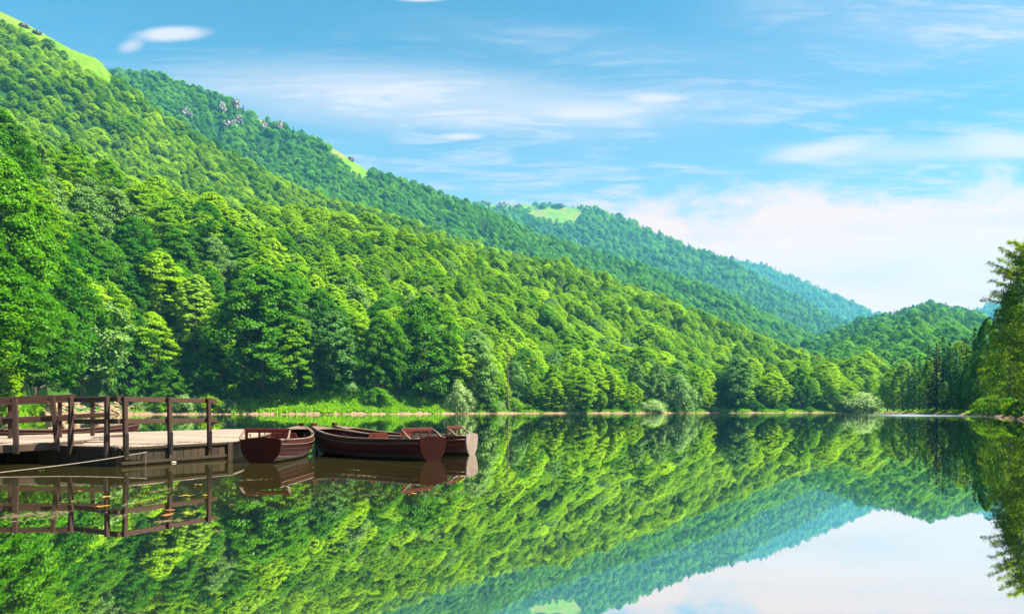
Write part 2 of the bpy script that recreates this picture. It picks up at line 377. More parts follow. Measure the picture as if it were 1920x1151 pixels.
class Hill:
    """sheet of ground from a foot line up to a crest line and down its back; columns run straight away from the eye"""
    def __init__(s, name, crest, foot, prof=1.0, noise=(6, 90, 1), nrow=46, lift=0.0, step=10, back=.35, extra=None, ys=1.0, matl=None, label=None, meadow=None):
        crest = np.array(crest, float); crest[:, 2] *= ys; s.px = np.arange(crest[0, 0], crest[-1, 0] + 1, step)
        py = np.interp(s.px, crest[:, 0], crest[:, 1]); Yc = np.interp(s.px, crest[:, 0], crest[:, 2])
        Yf, zf = foot(s.px); Yf = np.minimum(Yf, Yc - 20)
        zc = CH + (HY - py) / F * Yc - (lift(s.px) if callable(lift) else lift)
        s.v = np.concatenate([np.linspace(0, 1, nrow), 1 + np.linspace(0, 1, 8)[1:] * back])
        v = s.v[:, None]; s.Y = Yf + (Yc - Yf) * v
        up = np.clip(v, 0, 1) ** prof
        s.z = zf + (zc - zf) * up - np.maximum(v - 1, 0) * (zc - zf) * .9
        s.x = (s.px - CX) / F * s.Y
        amp, wl, seed = noise
        fade = np.clip(v, 0, 1) ** .7 * (1 - np.clip(v, 0, 1) ** 5) + np.clip(v - 1, 0, 1) * .5
        s.z = s.z + amp * fade * sins(s.x, s.Y, wl, seed)
        if extra: s.x, s.Y, s.z = extra(s.x, s.Y, s.z)
        nr, nc = s.z.shape; V = np.stack([s.x, s.Y, s.z], 2).reshape(-1, 3)
        i = np.arange(nr * nc).reshape(nr, nc)
        Fc = np.stack([i[:-1, :-1], i[:-1, 1:], i[1:, 1:], i[1:, :-1]], 2).reshape(-1, 4)
        s.me = mesh_np(name, V, Fc, (matl or M_HILL,), smooth=True)
        s.P = np.stack([s.x, s.Y, s.z], 2)
        s.mead = np.zeros((nr, nc)) if meadow is None else meadow(s)
        a = s.me.attributes.new('meadow', 'FLOAT', 'POINT'); a.data.foreach_set('value', s.mead.astype(np.float32).ravel())
        o = link(bpy.data.objects.new(name, s.me)); tag(o, label, None, None, 'structure'); s.o = o
    def proj(s):
        return CX + F * s.x / s.Y, HY - F * (s.z - CH) / s.Y
    def at(s, px, py):
        """ground point of this hill seen at the photo pixel"""
        c = int(np.clip(np.searchsorted(s.px, px), 0, len(s.px) - 1)); yy = HY - F * (s.z[:46, c] - CH) / s.Y[:46, c]
        r = int(np.argmin(np.abs(yy - py))); return Vector((s.x[r, c], s.Y[r, c], s.z[r, c]))
    def scatter(s, dist, rng, vmin=0.0, vmax=1.12, keep=None, tries=5.0):
        P = s.P; a = np.linalg.norm(np.cross(P[1:, :-1] - P[:-1, :-1], P[:-1, 1:] - P[:-1, :-1]), axis=2)
        vm = (s.v[:-1] + s.v[1:]) / 2; a = a * ((vm >= vmin) & (vm <= vmax))[:, None]
        n = int(a.sum() / (dist * dist) * tries); c = rng.choice(a.size, n, p=(a / a.sum()).ravel()); r, q = np.divmod(c, a.shape[1])
        f, g = rng.uniform(0, 1, (2, n)); f = f[:, None]; g = g[:, None]
        p = P[r, q] * (1 - f) * (1 - g) + P[r + 1, q] * f * (1 - g) + P[r, q + 1] * (1 - f) * g + P[r + 1, q + 1] * f * g
        md = s.mead[r, q]; vv = s.v[r] + f[:, 0] * (s.v[r + 1] - s.v[r])
        grid = {}; out = []
        for k in range(n):
            if md[k] > .25 + .5 * rng.uniform() ** 2: continue
            x, y = p[k, 0], p[k, 1]; i, j = int(x // dist), int(y // dist); ok = True
            for aa in (i - 1, i, i + 1):
                for bb in (j - 1, j, j + 1):
                    for (u, w) in grid.get((aa, bb), ()):
                        if (u - x) ** 2 + (w - y) ** 2 < dist * dist: ok = False; break
                    if not ok: break
                if not ok: break
            if not ok: continue
            if keep and not keep(p[k], vv[k]): continue
            grid.setdefault((i, j), []).append((x, y)); out.append(k)
        return p[out], vv[out]

SHORE = np.array([(-700, 40), (-300, 70), (-60, 105), (20, 135), (60, 155), (100, 195), (230, 232), (430, 246), (700, 255), (860, 285), (980, 320), (1200, 345), (1300, 370),
                  (1340, 395), (1400, 385), (1460, 390), (1530, 405), (1640, 420), (1720, 430), (2300, 430)], float)
def shoreY(px): return np.interp(px, SHORE[:, 0], SHORE[:, 1])

# lake and the bed beneath everything
def build_lake():
    m, t, b = mat('lake_water'); t.n.remove(b); out = t.n['Material Output']
    geo = t.node('ShaderNodeNewGeometry'); pos = geo.outputs['Position']; sep = t.node('ShaderNodeSeparateXYZ'); t.l.new(pos, sep.inputs[0])
    lw = t.node('ShaderNodeLayerWeight'); lw.inputs['Blend'].default_value = .5
    fac = t.maprange(lw.outputs['Facing'], .68, .92, .86, .985)
    n = t.noise(pos, .22, 3, .5); n2 = t.noise(t.mapping(pos, (.9, .25, 1)), 1.3, 3, .5)
    dif = t.node('ShaderNodeBsdfDiffuse'); t.put(dif.inputs[0], t.mix(n, (.012, .011, .003), (.024, .020, .006)))
    # ripples: calm mirror with a breeze-ruffled patch by the far right shore
    far = t.maprange(sep.outputs[1], 110, 190)
    side = t.maprange(t.math('DIVIDE', sep.outputs[0], t.math('MAXIMUM', sep.outputs[1], 1.0)), .50, .60)
    patch = t.math('MULTIPLY', t.math('MULTIPLY', far, side), t.maprange(sep.outputs[1], 300, 260))
    rough = t.math('ADD', t.math('MULTIPLY', t.maprange(sep.outputs[1], 20, 240), .034), .015)
    gl = t.node('ShaderNodeBsdfGlossy'); t.put(gl.inputs['Roughness'], t.math('ADD', rough, t.math('MULTIPLY', patch, .25))); t.put(gl.inputs[0], (1.0, 1.0, .98, 1))
    bp = t.node('ShaderNodeBump'); bp.inputs['Distance'].default_value = .03; t.put(bp.inputs['Strength'], t.math('ADD', .018, t.math('MULTIPLY', patch, .5)))
    mk = t.math('MULTIPLY', t.math('MULTIPLY', t.maprange(sep.outputs[1], 7.5, 11.0), t.maprange(sep.outputs[1], 21.0, 16.0)), t.maprange(t.math('ADD', sep.outputs[0], t.math('MULTIPLY', t.math('SUBTRACT', n, .5), 4.0)), .5, -3.5))
    fac = t.math('MULTIPLY', fac, t.math('SUBTRACT', 1.0, t.math('MULTIPLY', mk, .36)))
    t.put(bp.inputs['Height'], t.math('ADD', n2, t.math('MULTIPLY', n, 1.5))); t.l.new(bp.outputs[0], gl.inputs['Normal'])
    mx = t.node('ShaderNodeMixShader'); t.put(mx.inputs[0], fac); t.l.new(dif.outputs[0], mx.inputs[1]); t.l.new(gl.outputs[0], mx.inputs[2]); t.l.new(mx.outputs[0], out.inputs[0])
    V = [(-700, -80, 0), (700, -80, 0), (700, 470, 0), (-700, 470, 0)]
    o = link(bpy.data.objects.new('lake', mesh_np('lake', V, [(0, 1, 2, 3)], (m,)))); tag(o, 'calm green lake mirroring the forested hills and the sky', None, None, 'structure')
    o = link(bpy.data.objects.new('ground', mesh_np('ground', [(-9000, -500, -4), (9000, -500, -4), (9000, 15000, -4), (-9000, 15000, -4)], [(0, 1, 2, 3)], (M_BANK,))))
    tag(o, 'valley floor under the lake and the hills', None, None, 'structure')
build_lake()

# ---- near slope with its bank
A_CREST = [(-700, 60, 150), (-300, 130, 190), (-60, 190, 235), (0, 215, 250), (60, 250, 262), (120, 275, 275), (200, 312, 290), (300, 355, 305), (380, 385, 318), (440, 418, 325), (500, 440, 330), (560, 490, 330), (650, 520, 335), (720, 552, 340), (800, 590, 350),
           (900, 640, 380), (1000, 655, 410), (1200, 680, 440), (1300, 683, 465), (1400, 690, 480), (1540, 715, 500), (1650, 745, 520), (1760, 752, 540), (2300, 752, 540)]
RIPX = lambda px: np.clip((px - 70) / 30, 0, 1) * np.clip((260 - px) / 30, 0, 1)
def a_extra(x, Y, z):
    px = CX + F * x / Y; d = Y - shoreY(px)       # distance behind the waterline
    rip = RIPX(px); bar = np.exp(-((px - 1390) / 45) ** 2)
    grass = np.clip((px - 420) / 30, 0, 1) * np.clip((880 - px) / 40, 0, 1)
    bank = np.where(d < 0, d * .25, np.where(d < 3.5, d * (.34 + .30 * rip + .1 * bar), 3.5 * (.34 + .30 * rip) + (d - 3.5) * (.14 + .30 * rip + .14 * grass)))
    bank = bank + np.clip(d, 0, 2) * .12 * sins(x, Y, 5.0, 5)
    w = np.clip((d - 9) / 10, 0, 1); return x, Y, bank * (1 - w) + np.maximum(z, bank) * w
def hillA_foot(px): return shoreY(px) - 6, np.full_like(px, -1.5, dtype=float)
hA = Hill('near_hillside', A_CREST, hillA_foot, prof=.85, noise=(4, 60, 11), nrow=90, lift=22, step=4, extra=a_extra, matl=M_BANK, label='steep wooded slope above the left shore')
B_CREST = [(-100, 260, 380), (120, 280, 400), (300, 335, 420), (420, 366, 440), (500, 369, 455), (620, 384, 470), (760, 420, 480), (843, 443, 485), (880, 467, 485), (913, 493, 485), (960, 522, 490), (1030, 570, 500), (1100, 610, 505), (1200, 655, 515), (1300, 690, 525), (1420, 730, 540)]
hB = Hill('middle_hillside', B_CREST, lambda px: (shoreY(px) + 35, np.full_like(px, 2.0, dtype=float)), prof=.95, noise=(9, 75, 12), lift=13, step=6, label='bright green wooded spur behind the shore forest')
C_CREST = [(400, 400, 560), (620, 420, 600), (760, 440, 620), (873, 453, 640), (927, 460, 650), (993, 478, 660), (1060, 484, 665), (1127, 507, 670), (1193, 533, 670), (1300, 577, 680), (1400, 612, 690), (1500, 650, 700), (1600, 690, 705), (1690, 722, 710), (1800, 735, 720)]
hC = Hill('lower_mountainside', C_CREST, lambda px: (shoreY(px) + 70 + np.clip(900 - px, 0, 400) * .2, np.full_like(px, 3.0, dtype=float)), prof=.95, noise=(12, 95, 13), lift=12, step=6, label='wooded mountainside running down to the far end of the lake')
def d1_meadow(s):
    px, py = s.proj(); low = np.interp(px, [-300, 0, 67, 110, 150, 180, 205, 225], [-136, 53, 91, 112, 138, 157, 170, 130]); return np.clip((low - py) / 3, 0, 1) * (px < 230)
D1_CREST = [(-500, -260, 620), (-200, -95, 640), (0, 20, 660), (50, 44, 670), (133, 91, 680), (180, 108, 690), (205, 128, 700), (240, 158, 700), (300, 202, 705), (420, 272, 715), (560, 347, 725), (640, 372, 730), (720, 392, 735), (800, 420, 740), (900, 455, 745), (1000, 485, 750)]
hD1 = Hill('left_mountain', D1_CREST, lambda px: (np.interp(px, [-500, 0, 1000], [330, 430, 560]), np.full_like(px, 55, dtype=float)), ys=1.15, prof=1.0, noise=(16, 130, 14), lift=lambda px: np.interp(px, [190, 215, 260], [1, 8, 10]), step=6, nrow=46, label='tall mountain with a grassy crest rising at the left', meadow=d1_meadow)
def d2_meadow(s):
    px, py = s.proj(); e = lambda a, b, w, h: np.clip((1 - ((px - a) / w) ** 2 - ((py - b) / h) ** 2) * 3, 0, 1)
    low = np.interp(px, [608, 622, 660, 684, 698], [250, 302, 334, 350, 318]); band = np.clip((low - py) / 3, 0, 1) * (px > 608) * (px < 697)
    return np.maximum.reduce([band, e(485, 222, 18, 13), e(655, 292, 40, 22), e(688, 312, 18, 14), e(640, 276, 24, 14)])
D2_CREST = [(100, 150, 900), (190, 126, 900), (280, 128, 905), (350, 149, 910), (440, 180, 920), (470, 208, 925), (530, 229, 930), (620, 264, 940), (690, 310, 950), (740, 326, 955), (830, 356, 960), (900, 381, 970), (1000, 429, 980), (1103, 463, 985), (1206, 490, 990), (1258, 511, 995), (1344, 538, 1000), (1412, 573, 1000), (1481, 603, 1000), (1550, 634, 1000), (1653, 672, 1000), (1720, 700, 1000), (1800, 720, 1000)]
hD2 = Hill('main_mountain', D2_CREST, lambda px: (np.interp(px, [100, 1000, 1800], [860, 930, 980]), np.full_like(px, 20, dtype=float)), ys=1.6, prof=.95, noise=(28, 190, 15), lift=13, step=6, label='main forested mountain with small cliffs behind the spurs', meadow=d2_meadow)
def e_meadow(s):
    px, py = s.proj(); e = lambda a, b, w, h: np.clip((1 - ((px - a) / w) ** 2 - ((py - b) / h) ** 2) * 3, 0, 1)
    return np.maximum.reduce([e(1050, 404, 48, 20), e(970, 390, 36, 11), e(1008, 404, 26, 11), e(925, 386, 26, 9)])
E_CREST = [(700, 420, 1500), (830, 394, 1480), (900, 377, 1480), (950, 378, 1490), (985, 378, 1500), (1090, 384, 1500), (1110, 388, 1500), (1160, 404, 1510), (1240, 436, 1520), (1300, 461, 1530), (1370, 486, 1540), (1400, 505, 1550), (1450, 533, 1560), (1500, 553, 1560), (1560, 590, 1560), (1600, 607, 1560), (1650, 645, 1560), (1700, 660, 1560)]
hE = Hill('far_mountain', E_CREST, lambda px: (np.full_like(px, 1800, dtype=float), np.full_like(px, 60, dtype=float)), ys=2.1, prof=1.0, noise=(42, 300, 16), lift=15, step=6, label='hazy far mountain with firs and a clearing near its top', meadow=e_meadow)
F_CREST = [(1250, 500, 2600), (1340, 474, 2600), (1385, 484, 2600), (1430, 493, 2600), (1480, 513, 2600), (1540, 538, 2600), (1590, 559, 2600), (1640, 584, 2600), (1720, 605, 2600), (1800, 590, 2600), (1880, 560, 2600), (1960, 540, 2600)]
hF = Hill('farthest_mountain', F_CREST, lambda px: (np.full_like(px, 4000, dtype=float), np.full_like(px, 100, dtype=float)), ys=2.0, prof=1.0, noise=(44, 420, 17), lift=17, step=8, label='pale blue farthest mountain at the head of the valley')
G_CREST = [(1380, 700, 900), (1480, 655, 930), (1560, 622, 950), (1600, 604, 960), (1640, 590, 970), (1690, 581, 980), (1735, 566, 985), (1770, 573, 990), (1830, 583, 1000), (1860, 600, 1000), (1920, 610, 1000), (2100, 600, 1000), (2400, 560, 1000)]
hG = Hill('valley_hill', G_CREST, lambda px: (np.full_like(px, 480, dtype=float), np.full_like(px, 3, dtype=float)), ys=1.8, prof=.9, noise=(20, 170, 18), lift=13, step=6, label='rounded hill of mixed firs and beeches beyond the lake head')
# ---- right-hand bank
RSH = np.array([(1656, 395), (1680, 300), (1720, 250), (1780, 205), (1840, 165), (1870, 140), (1880, 128), (1892, 112), (1900, 104), (1912, 98), (1940, 90), (2020, 75), (2300, 55), (2700, 40)], float)
def build_right():
    t = np.linspace(0, 1, 120); k = np.interp(t, np.linspace(0, 1, len(RSH)), np.arange(len(RSH)))
    px = np.interp(k, np.arange(len(RSH)), RSH[:, 0]); Y = np.interp(k, np.arange(len(RSH)), RSH[:, 1]); x = (px - CX) / F * Y
    d = np.array([-5, -2, 0, 1.0, 2.2, 4, 7, 12, 20, 35, 60, 100, 160, 260]); z = np.array([-1.4, -.5, 0, .35, .6, .8, 1.3, 3.0, 6, 11, 20, 34, 52, 70])
    X = x[None] + d[:, None] * .86; YY = Y[None] + d[:, None] * .5
    Z = z[:, None] + sins(X, YY, 9, 31) * np.clip(d, 0, 3)[:, None] * .07
    nr, nc = X.shape; i = np.arange(nr * nc).reshape(nr, nc)
    Fc = np.stack([i[:-1, :-1], i[1:, :-1], i[1:, 1:], i[:-1, 1:]], 2).reshape(-1, 4)
    o = link(bpy.data.objects.new('right_bank', mesh_np('right_bank', np.stack([X, YY, Z], 2).reshape(-1, 3), Fc, (M_BANK,), smooth=True)))
    tag(o, 'earth bank and wooded slope on the right shore', None, None, 'structure')
    return px, Y
build_right()
def rbank(px, d):
    """point d metres behind the right-hand waterline at column px"""
    Y = float(np.interp(px, RSH[:, 0], RSH[:, 1])); x = (px - CX) / F * Y
    z = float(np.interp(d, [-5, -2, 0, 1.0, 2.2, 4, 7, 12, 20, 35, 60, 100, 160, 260], [-1.4, -.5, 0, .35, .6, .8, 1.3, 3.0, 6, 11, 20, 34, 52, 70]))
    return Vector((x + d * .86, Y + d * .5, z - .1))

# ---------------------------------------------------------------- forests
def tree_top_py(p, h): return HY - F * (p[2] + h - CH) / p[1]
NAMED = []   # trees placed by hand: (kind, column, height in photo rows, distance behind waterline, width factor, label)
def hand(kind, var, px, top, d, wide, label, name='broadleaf_tree', cat='tree', group='shore trees with a look of their own', tilt=0.0, rz=0.0):
    Y = float(shoreY(px)) + d; x = (px - CX) / F * Y
    c = int(np.clip(np.searchsorted(hA.px, px), 0, len(hA.px) - 1)); z = float(np.interp(Y, hA.Y[:, c], hA.z[:, c])) - .15
    h = (HY - top) / F * Y + CH - z
    T = SMALLT[kind][var]; o = place_tree(T, (x, Y, z), h, rz, wide * T.h / h if wide > 3 else wide, name, label, group, cat, tilt); NAMED.append((x, Y, (8.0 if kind == 'maple' else 5.0) if cat == 'tree' else 2.5)); return o
hand('maple', 0, 12, 300, 16, .80, 'tall deep green maple with its foot behind the gangway railing', rz=1)
hand('maple', 2, 72, 452, 12, .85, 'broad maple behind the end of the gangway railing', rz=2.2)
hand('ash', 0, 150, 520, 10, 1.25, 'paler green ash above the rubble bank', rz=2)
hand('maple', 1, 250, 585, 9, .75, 'dark layered maple over the left end of the stone strip', rz=.5)
hand('maple', 0, 492, 500, 13, 1.10, 'big rounded dark maple behind the grassy bank, left of the boats', rz=0)
hand('ash', 1, 628, 585, 15, 1.05, 'pale green ash right of the big rounded maple', rz=3)
hand('maple', 2, 716, 588, 16, .80, 'narrow dark maple behind the lit bush', rz=1.2)
hand('maple', 1, 796, 556, 15, 1.0, 'tall dark maple ending the grassy bank', rz=4)
hand('ash', 0, 890, 632, 9, 1.25, 'grey green ash right of the pale willow bush', rz=1)
hand('ash', 1, 1385, 672, 9, 1.15, 'pale crowned tree with a bare trunk above the sand spit', rz=2)
hand('maple', 0, 1500, 690, 10, .95, 'dark tree above the low round bush', rz=2)
hand('beech', 2, 1445, 700, 12, 1.1, 'bright tree between the sand spit and the dark tree', rz=1)
hand('willow', 0, 858, 716, 3.5, .62, 'pale grey green willow bush at the end of the grassy bank', 'willow_bush', 'bush', 'pale willows on the shore')
hand('willow', 1, 1226, 751, 3, 1.5, 'low round willow bush on the dirt shore', 'willow_bush', 'bush', 'pale willows on the shore')
hand('willow', 0, 1272, 704, 4, .62, 'tall pale willow right of the low round bush', 'willow_bush', 'bush', 'pale willows on the shore')
hand('willow', 1, 1612, 736, 5, 1.75, 'large pale dome shaped willow at the head of the lake', 'willow_bush', 'bush', 'pale willows on the shore')
hand('willow', 0, 1572, 742, 6, 1.2, 'smaller pale willow left of the dome shaped one', 'willow_bush', 'bush', 'pale willows on the shore')
hand('bush', 0, 1516, 761, 4, 1.4, 'flat green bush at the waterline below the dark tree', 'green_bush', 'bush', 'green bushes along the shore')
hand('bush', 1, 706, 727, 11, 1.3, 'sunlit yellow green bush on the grassy bank', 'green_bush', 'bush', 'green bushes along the shore')
hand('bush', 0, 655, 735, 12, 1.0, 'small bush at the back of the grassy bank under the ash', 'green_bush', 'bush', 'green bushes along the shore')

rngA = np.random.default_rng(21)
def keepA(p, v):
    px = CX + F * p[0] / p[1]; d = p[1] - float(shoreY(px)); g = 12 if 420 < px < 860 else (9 if 1330 < px < 1470 else (9 if 60 < px < 260 else 4.0))
    if d < g: return False
    for (x, y, r) in NAMED:
        if (p[0] - x) ** 2 + (p[1] - y) ** 2 < r * r * (1.6 if p[1] < y + 3 else .7): return False
    return -170 < px < 1760
ptsA, vA = hA.scatter(7.6, rngA, 0.05, 1.02, keepA)
# the rest of the near slope becomes individuals, largest in the picture first
cand = []
for p, v in zip(ptsA, vA):
    px = CX + F * p[0] / p[1]; d = p[1] - float(shoreY(px))
    h = rngA.uniform(20, 31) if px < 900 else rngA.uniform(17, 26)
    if d < 9: h *= rngA.uniform(.45, .9)
    cand.append((px, p, h, d))
ZONES = [(-200, 120, 'above the gangway'), (120, 240, 'above the rubble bank'), (240, 420, 'behind the jetty railing'), (420, 560, 'behind the left rowing boat'), (560, 760, 'above the grassy bank'), (760, 900, 'round the tall dark maple'),
         (900, 1060, 'by the bare dead tree'), (1060, 1200, 'above the dirt shore'), (1200, 1330, 'above the shore willows'), (1330, 1480, 'behind the sand spit'), (1480, 1800, 'at the lake head')]
def zone(px):
    for a, b, w in ZONES:
        if a <= px < b: return w
    return 'at the lake head'
def rowname(d): return 'at the water' if d < 12 else ('in the second row' if d < 25 else ('in the third row' if d < 42 else ('halfway up the slope' if d < 62 else 'at the top of the slope')))
ORD = 'first second third fourth fifth sixth seventh eighth ninth tenth eleventh twelfth thirteenth fourteenth fifteenth sixteenth seventeenth eighteenth nineteenth twentieth twenty-first twenty-second twenty-third twenty-fourth twenty-fifth twenty-sixth twenty-seventh twenty-eighth twenty-ninth thirtieth'.split()
cand.sort(key=lambda c: -c[2] / c[1][1] * (1.0 if c[3] < 60 else .7)); N_IND = 300 - 12 - 13 - 3
resid = cand[N_IND:]; cand = cand[:N_IND]
forest('beech_forest', [c[1] for c in resid], [c[2] for c in resid], 'tall_pool', 'beeches filling the gaps high on the near slope', rngA)
cells = {}
for c in cand: cells.setdefault((zone(c[0]), rowname(c[3])), []).append(c)
nA = 0
for (zn, rn), lst in cells.items():
    lst.sort(key=lambda c: c[0])
    for k, (px, p, h, d) in enumerate(lst):
        u = rngA.uniform(); kind, nm = ('beech', 'beech') if u < (.36 if d < 34 and px < 880 else .68) else (('maple', 'maple') if u < (.88 if d < 34 and px < 880 else .86) else ('ash', 'ash'))
        if px > 1480: h *= .8
        tone = {'beech': 'leafy beech', 'maple': 'dark maple', 'ash': 'pale ash'}[kind]
        lab = '%s %s %s, %s from left' % (tone, rn, zn, ORD[min(k, 29)]) if len(lst) > 1 else '%s %s %s' % (tone, rn, zn)
        pool_ = SMALLT[kind]; T = pool_[int(rngA.integers(len(pool_)))]
        place_tree(T, (p[0], p[1], p[2] - .3), h, rngA.uniform(0, 6.28), rngA.uniform(.9, 1.2), 'broadleaf_tree', lab, 'trees of the forest along the left shore', 'tree', rngA.normal(0, .03)); nA += 1
print('near trees', nA)

# right shore: firs and beeches, one by one
rngR = np.random.default_rng(5); RIGHT = []
def right(kind, px, d, top, wide, label, var=None, name=None):
    b0 = px
    for _ in range(12): p = rbank(b0, d); b0 += (px - (CX + F * p.x / p.y)) * .6; b0 = max(b0, 1657)
    q = CX + F * p.x / p.y; h = (HY - top) / F * p.y + CH - p.z; L = SMALLT[kind]; T = L[int(rngR.integers(len(L))) if var is None else var]
    o = place_tree(T, p, h, rngR.uniform(0, 6.28), wide, name or ('fir_tree' if kind == 'fir' else 'broadleaf_tree'), label, 'firs of the right shore' if kind == 'fir' else 'broad-leaved trees of the right shore', 'tree'); RIGHT.append((p.x, p.y)); return o
R_LIST = [('beech', 1664, 3, 712, 1.2, 'bright beech at the far tip of the right shore'), ('beech', 1676, 4, 690, 1.2, 'sunlit yellow green beech near the tip of the right shore'), ('beech', 1692, 5, 684, 1.1, 'bright beech left of the first dark firs'),
          ('fir', 1703, 4, 690, 1.0, 'leftmost dark fir of the right shore'), ('fir', 1714, 6, 670, 1.0, 'dark fir second from the left on the right shore'), ('fir', 1724, 6, 668, 1.0, 'dark fir behind the waterside beech'),
          ('beech', 1740, 5, 676, 1.0, 'slender bright beech between dark firs'), ('fir', 1742, 8, 648, .9, 'slim fir standing above the slender beech'), ('fir', 1756, 6, 644, 1.1, 'dark fir left of the tallest fir'), ('fir', 1768, 8, 630, 1.1, 'tallest dark fir of the right shore'),
          ('fir', 1780, 9, 640, 1.0, 'dark fir right of the tallest fir'), ('ash', 1772, 4, 716, 1.2, 'grey green tree at the water under the tallest fir'), ('maple', 1795, 6, 690, .9, 'dark maple at the water between firs'), ('fir', 1793, 8, 655, 1.0, 'fir behind the dark waterside maple'),
          ('beech', 1800, 16, 640, 1.1, 'bright beech top between firs'), ('maple', 1815, 5, 680, 1.0, 'broad dark maple at the water on the right'), ('fir', 1812, 9, 632, .9, 'fir above the broad dark maple'), ('fir', 1828, 10, 615, 1.1, 'fir with a broad crown above the dark maple'),
          ('maple', 1838, 4, 668, 1.0, 'dark maple beside the overhanging beech'), ('fir', 1840, 12, 612, .9, 'fir beside the overhanging beech'), ('maple', 1850, 8, 600, .8, 'tall maple behind the overhanging beech'), ('maple', 1856, 4, 690, 1.0, 'low maple under the overhanging beech')]
for q in R_LIST: right(*(q[:4] + (q[4] * (1.15 if q[0] == 'fir' else (.56 if q[1] > 1695 else .8)),) + q[5:]))
OVER = right('fine', 1932, 5.0, 448, .60, 'overhanging beech at the right edge with thin twigs against the sky', 0, 'broadleaf_tree')
right('fine', 1893, 7.0, 545, .52, 'smaller overhanging beech left of the tall one at the right edge', 1, 'broadleaf_tree')
right('fine', 1972, 6, 420, .62, 'tall beech cut off by the right edge', 1, 'broadleaf_tree')
for k, (px, d, h) in enumerate([(1880, 2.5, 3.0), (1893, 2.2, 2.4), (1905, 2.0, 2.2), (1852, 3, 4.0)]):
    p = rbank(px, d); place_tree(GBUSH[k % 2], p, h, k, 1.3, 'green_bush', 'low green bush on the right bank, %s from the left' % ORD[k], 'green bushes on the right bank', 'bush')

def airy_branches(tree):
    """long thin boughs reaching out over the water, with open sprays of leaves"""
    rng = np.random.default_rng(77); o = Vector(tree.location); s = Vector(tree.scale); tree.rotation_euler = (0, 0, 0)
    def loc(px, py, dY): Y = o.y + dY; w = Vector(((px - CX) / F * Y, Y, CH + (HY - py) / F * Y)); d = w - o; return Vector((d.x / s.x, d.y / s.y, d.z / s.z))
    for px, py, by, dY in ((1842, 556, 590, -.5), (1852, 590, 625, .8), (1858, 520, 570, -.8), (1854, 486, 540, .3), (1876, 458, 510, -.4), (1892, 446, 490, .6), (1866, 628, 650, -1.0), (1862, 545, 590, 1.2), (1872, 500, 535, -1.2), (1888, 470, 515, 1.0), (1905, 448, 490, -1.0), (1868, 575, 612, 0.2)) + tuple((rng.uniform(1858, 1905), q + rng.uniform(-8, 8), q + rng.uniform(25, 50), rng.uniform(-2.2, 2.2)) for q in np.linspace(470, 640, 16)):
        a, e = loc(1932, by, 0), loc(px, py, dY); mid = a.lerp(e, .5) + Vector((0, 0, .8)); n = 14; pts = []
        for i in range(n + 1):
            t = i / n; pts.append(a * (1 - t) ** 2 + mid * 2 * t * (1 - t) + e * t * t - Vector((0, 0, .5 * t ** 3)))
        bm = bmesh.new(); add_tube(bm, pts, [.085 * (1 - .9 * i / n) + .008 for i in range(n + 1)], 5)
        P, N = [], []
        for i in range(3, n + 1):
            for q in range(4):
                L = rng.uniform(.6, 2.3) * (1.15 - i / n * .7); d = Vector((rng.normal(-.7, .5), rng.normal(0, .8), rng.normal(-.12, .42))).normalized(); tip = pts[i] + d * L
                add_tube(bm, [pts[i], pts[i].lerp(tip, .5) + Vector((0, 0, .06)), tip], [.012, .009, .005], 3, False)
                for r in range(15):
                    t = rng.uniform(.25, 1.05); c = pts[i].lerp(tip, t) + Vector((rng.normal(0, .2), rng.normal(0, .2), rng.normal(-.05, .11))); P.append(tuple(c)); N.append(tuple(Vector((rng.normal(0, .4), rng.normal(0, .4), 1))))
        b = bm_obj('bough', bm, M_BARK, tree)
        V, Fc = leaves_mesh(np.array(P), np.array(N), .155, .6, .2, rng); lv = link(bpy.data.objects.new('leaf_spray', mesh_np('leaf_spray', V, Fc, (M_OLIVE,))), b)
airy_branches(OVER)

# forests too far and too many to tell apart
def rest(hill, name, label, dist, hr, vmin=0.0, vmax=1.08, firs=None, seed=1, keep=None, pl='beech_pool'):
    rng = np.random.default_rng(seed); pts, v = hill.scatter(dist, rng, vmin, vmax, keep)
    px = CX + F * pts[:, 0] / pts[:, 1]; py = HY - F * (pts[:, 2] - CH) / pts[:, 1]
    hts = rng.uniform(hr[0], hr[1], len(pts))
    isf = (rng.uniform(0, 1, len(pts)) < firs(px, py)) if firs else np.zeros(len(pts), bool)
    forest(name, pts[~isf] - (0, 0, .5), hts[~isf], pl, label, rng)
    if isf.any(): forest(name.replace('beech', 'fir'), pts[isf] - (0, 0, .5), hts[isf] * rng.uniform(.75, 1.15, isf.sum()), 'fir_pool', label.replace('beech', 'fir'), rng)
    print(name, len(pts), int(isf.sum()))
rest(hB, 'beech_forest', 'beech forest covering the bright green spur', 5.9, (9, 13.5), .05, 1.05, seed=31)
rest(hC, 'beech_forest', 'beech forest on the lower mountainside down to the lake head', 6.5, (9, 13), .05, 1.05, seed=32)
rest(hD1, 'beech_forest', 'beech forest below the grassy crest of the left mountain', 6.4, (7.5, 11.5), .25, 1.03, seed=33)
blob2 = lambda px, py, a, b, w, h: np.exp(-((px - a) / w) ** 2 - ((py - b) / h) ** 2)
rest(hD2, 'beech_forest', 'beech forest on the main mountain round the small cliffs', 8.4, (9.5, 15), .15, 1.04, pl='cool_pool', seed=34, firs=lambda px, py: .75 * np.maximum(blob2(px, py, 520, 270, 70, 30), blob2(px, py, 430, 220, 60, 30)) + .04)
rest(hE, 'beech_forest', 'beech forest among firs on the hazy far mountain', 16, (18, 27), .1, 1.04, pl='cool_pool', seed=35, firs=lambda px, py: .35 + .40 * np.clip((px - 1150) / 150, 0, 1) + .4 * blob2(px, py, 1040, 385, 60, 10))
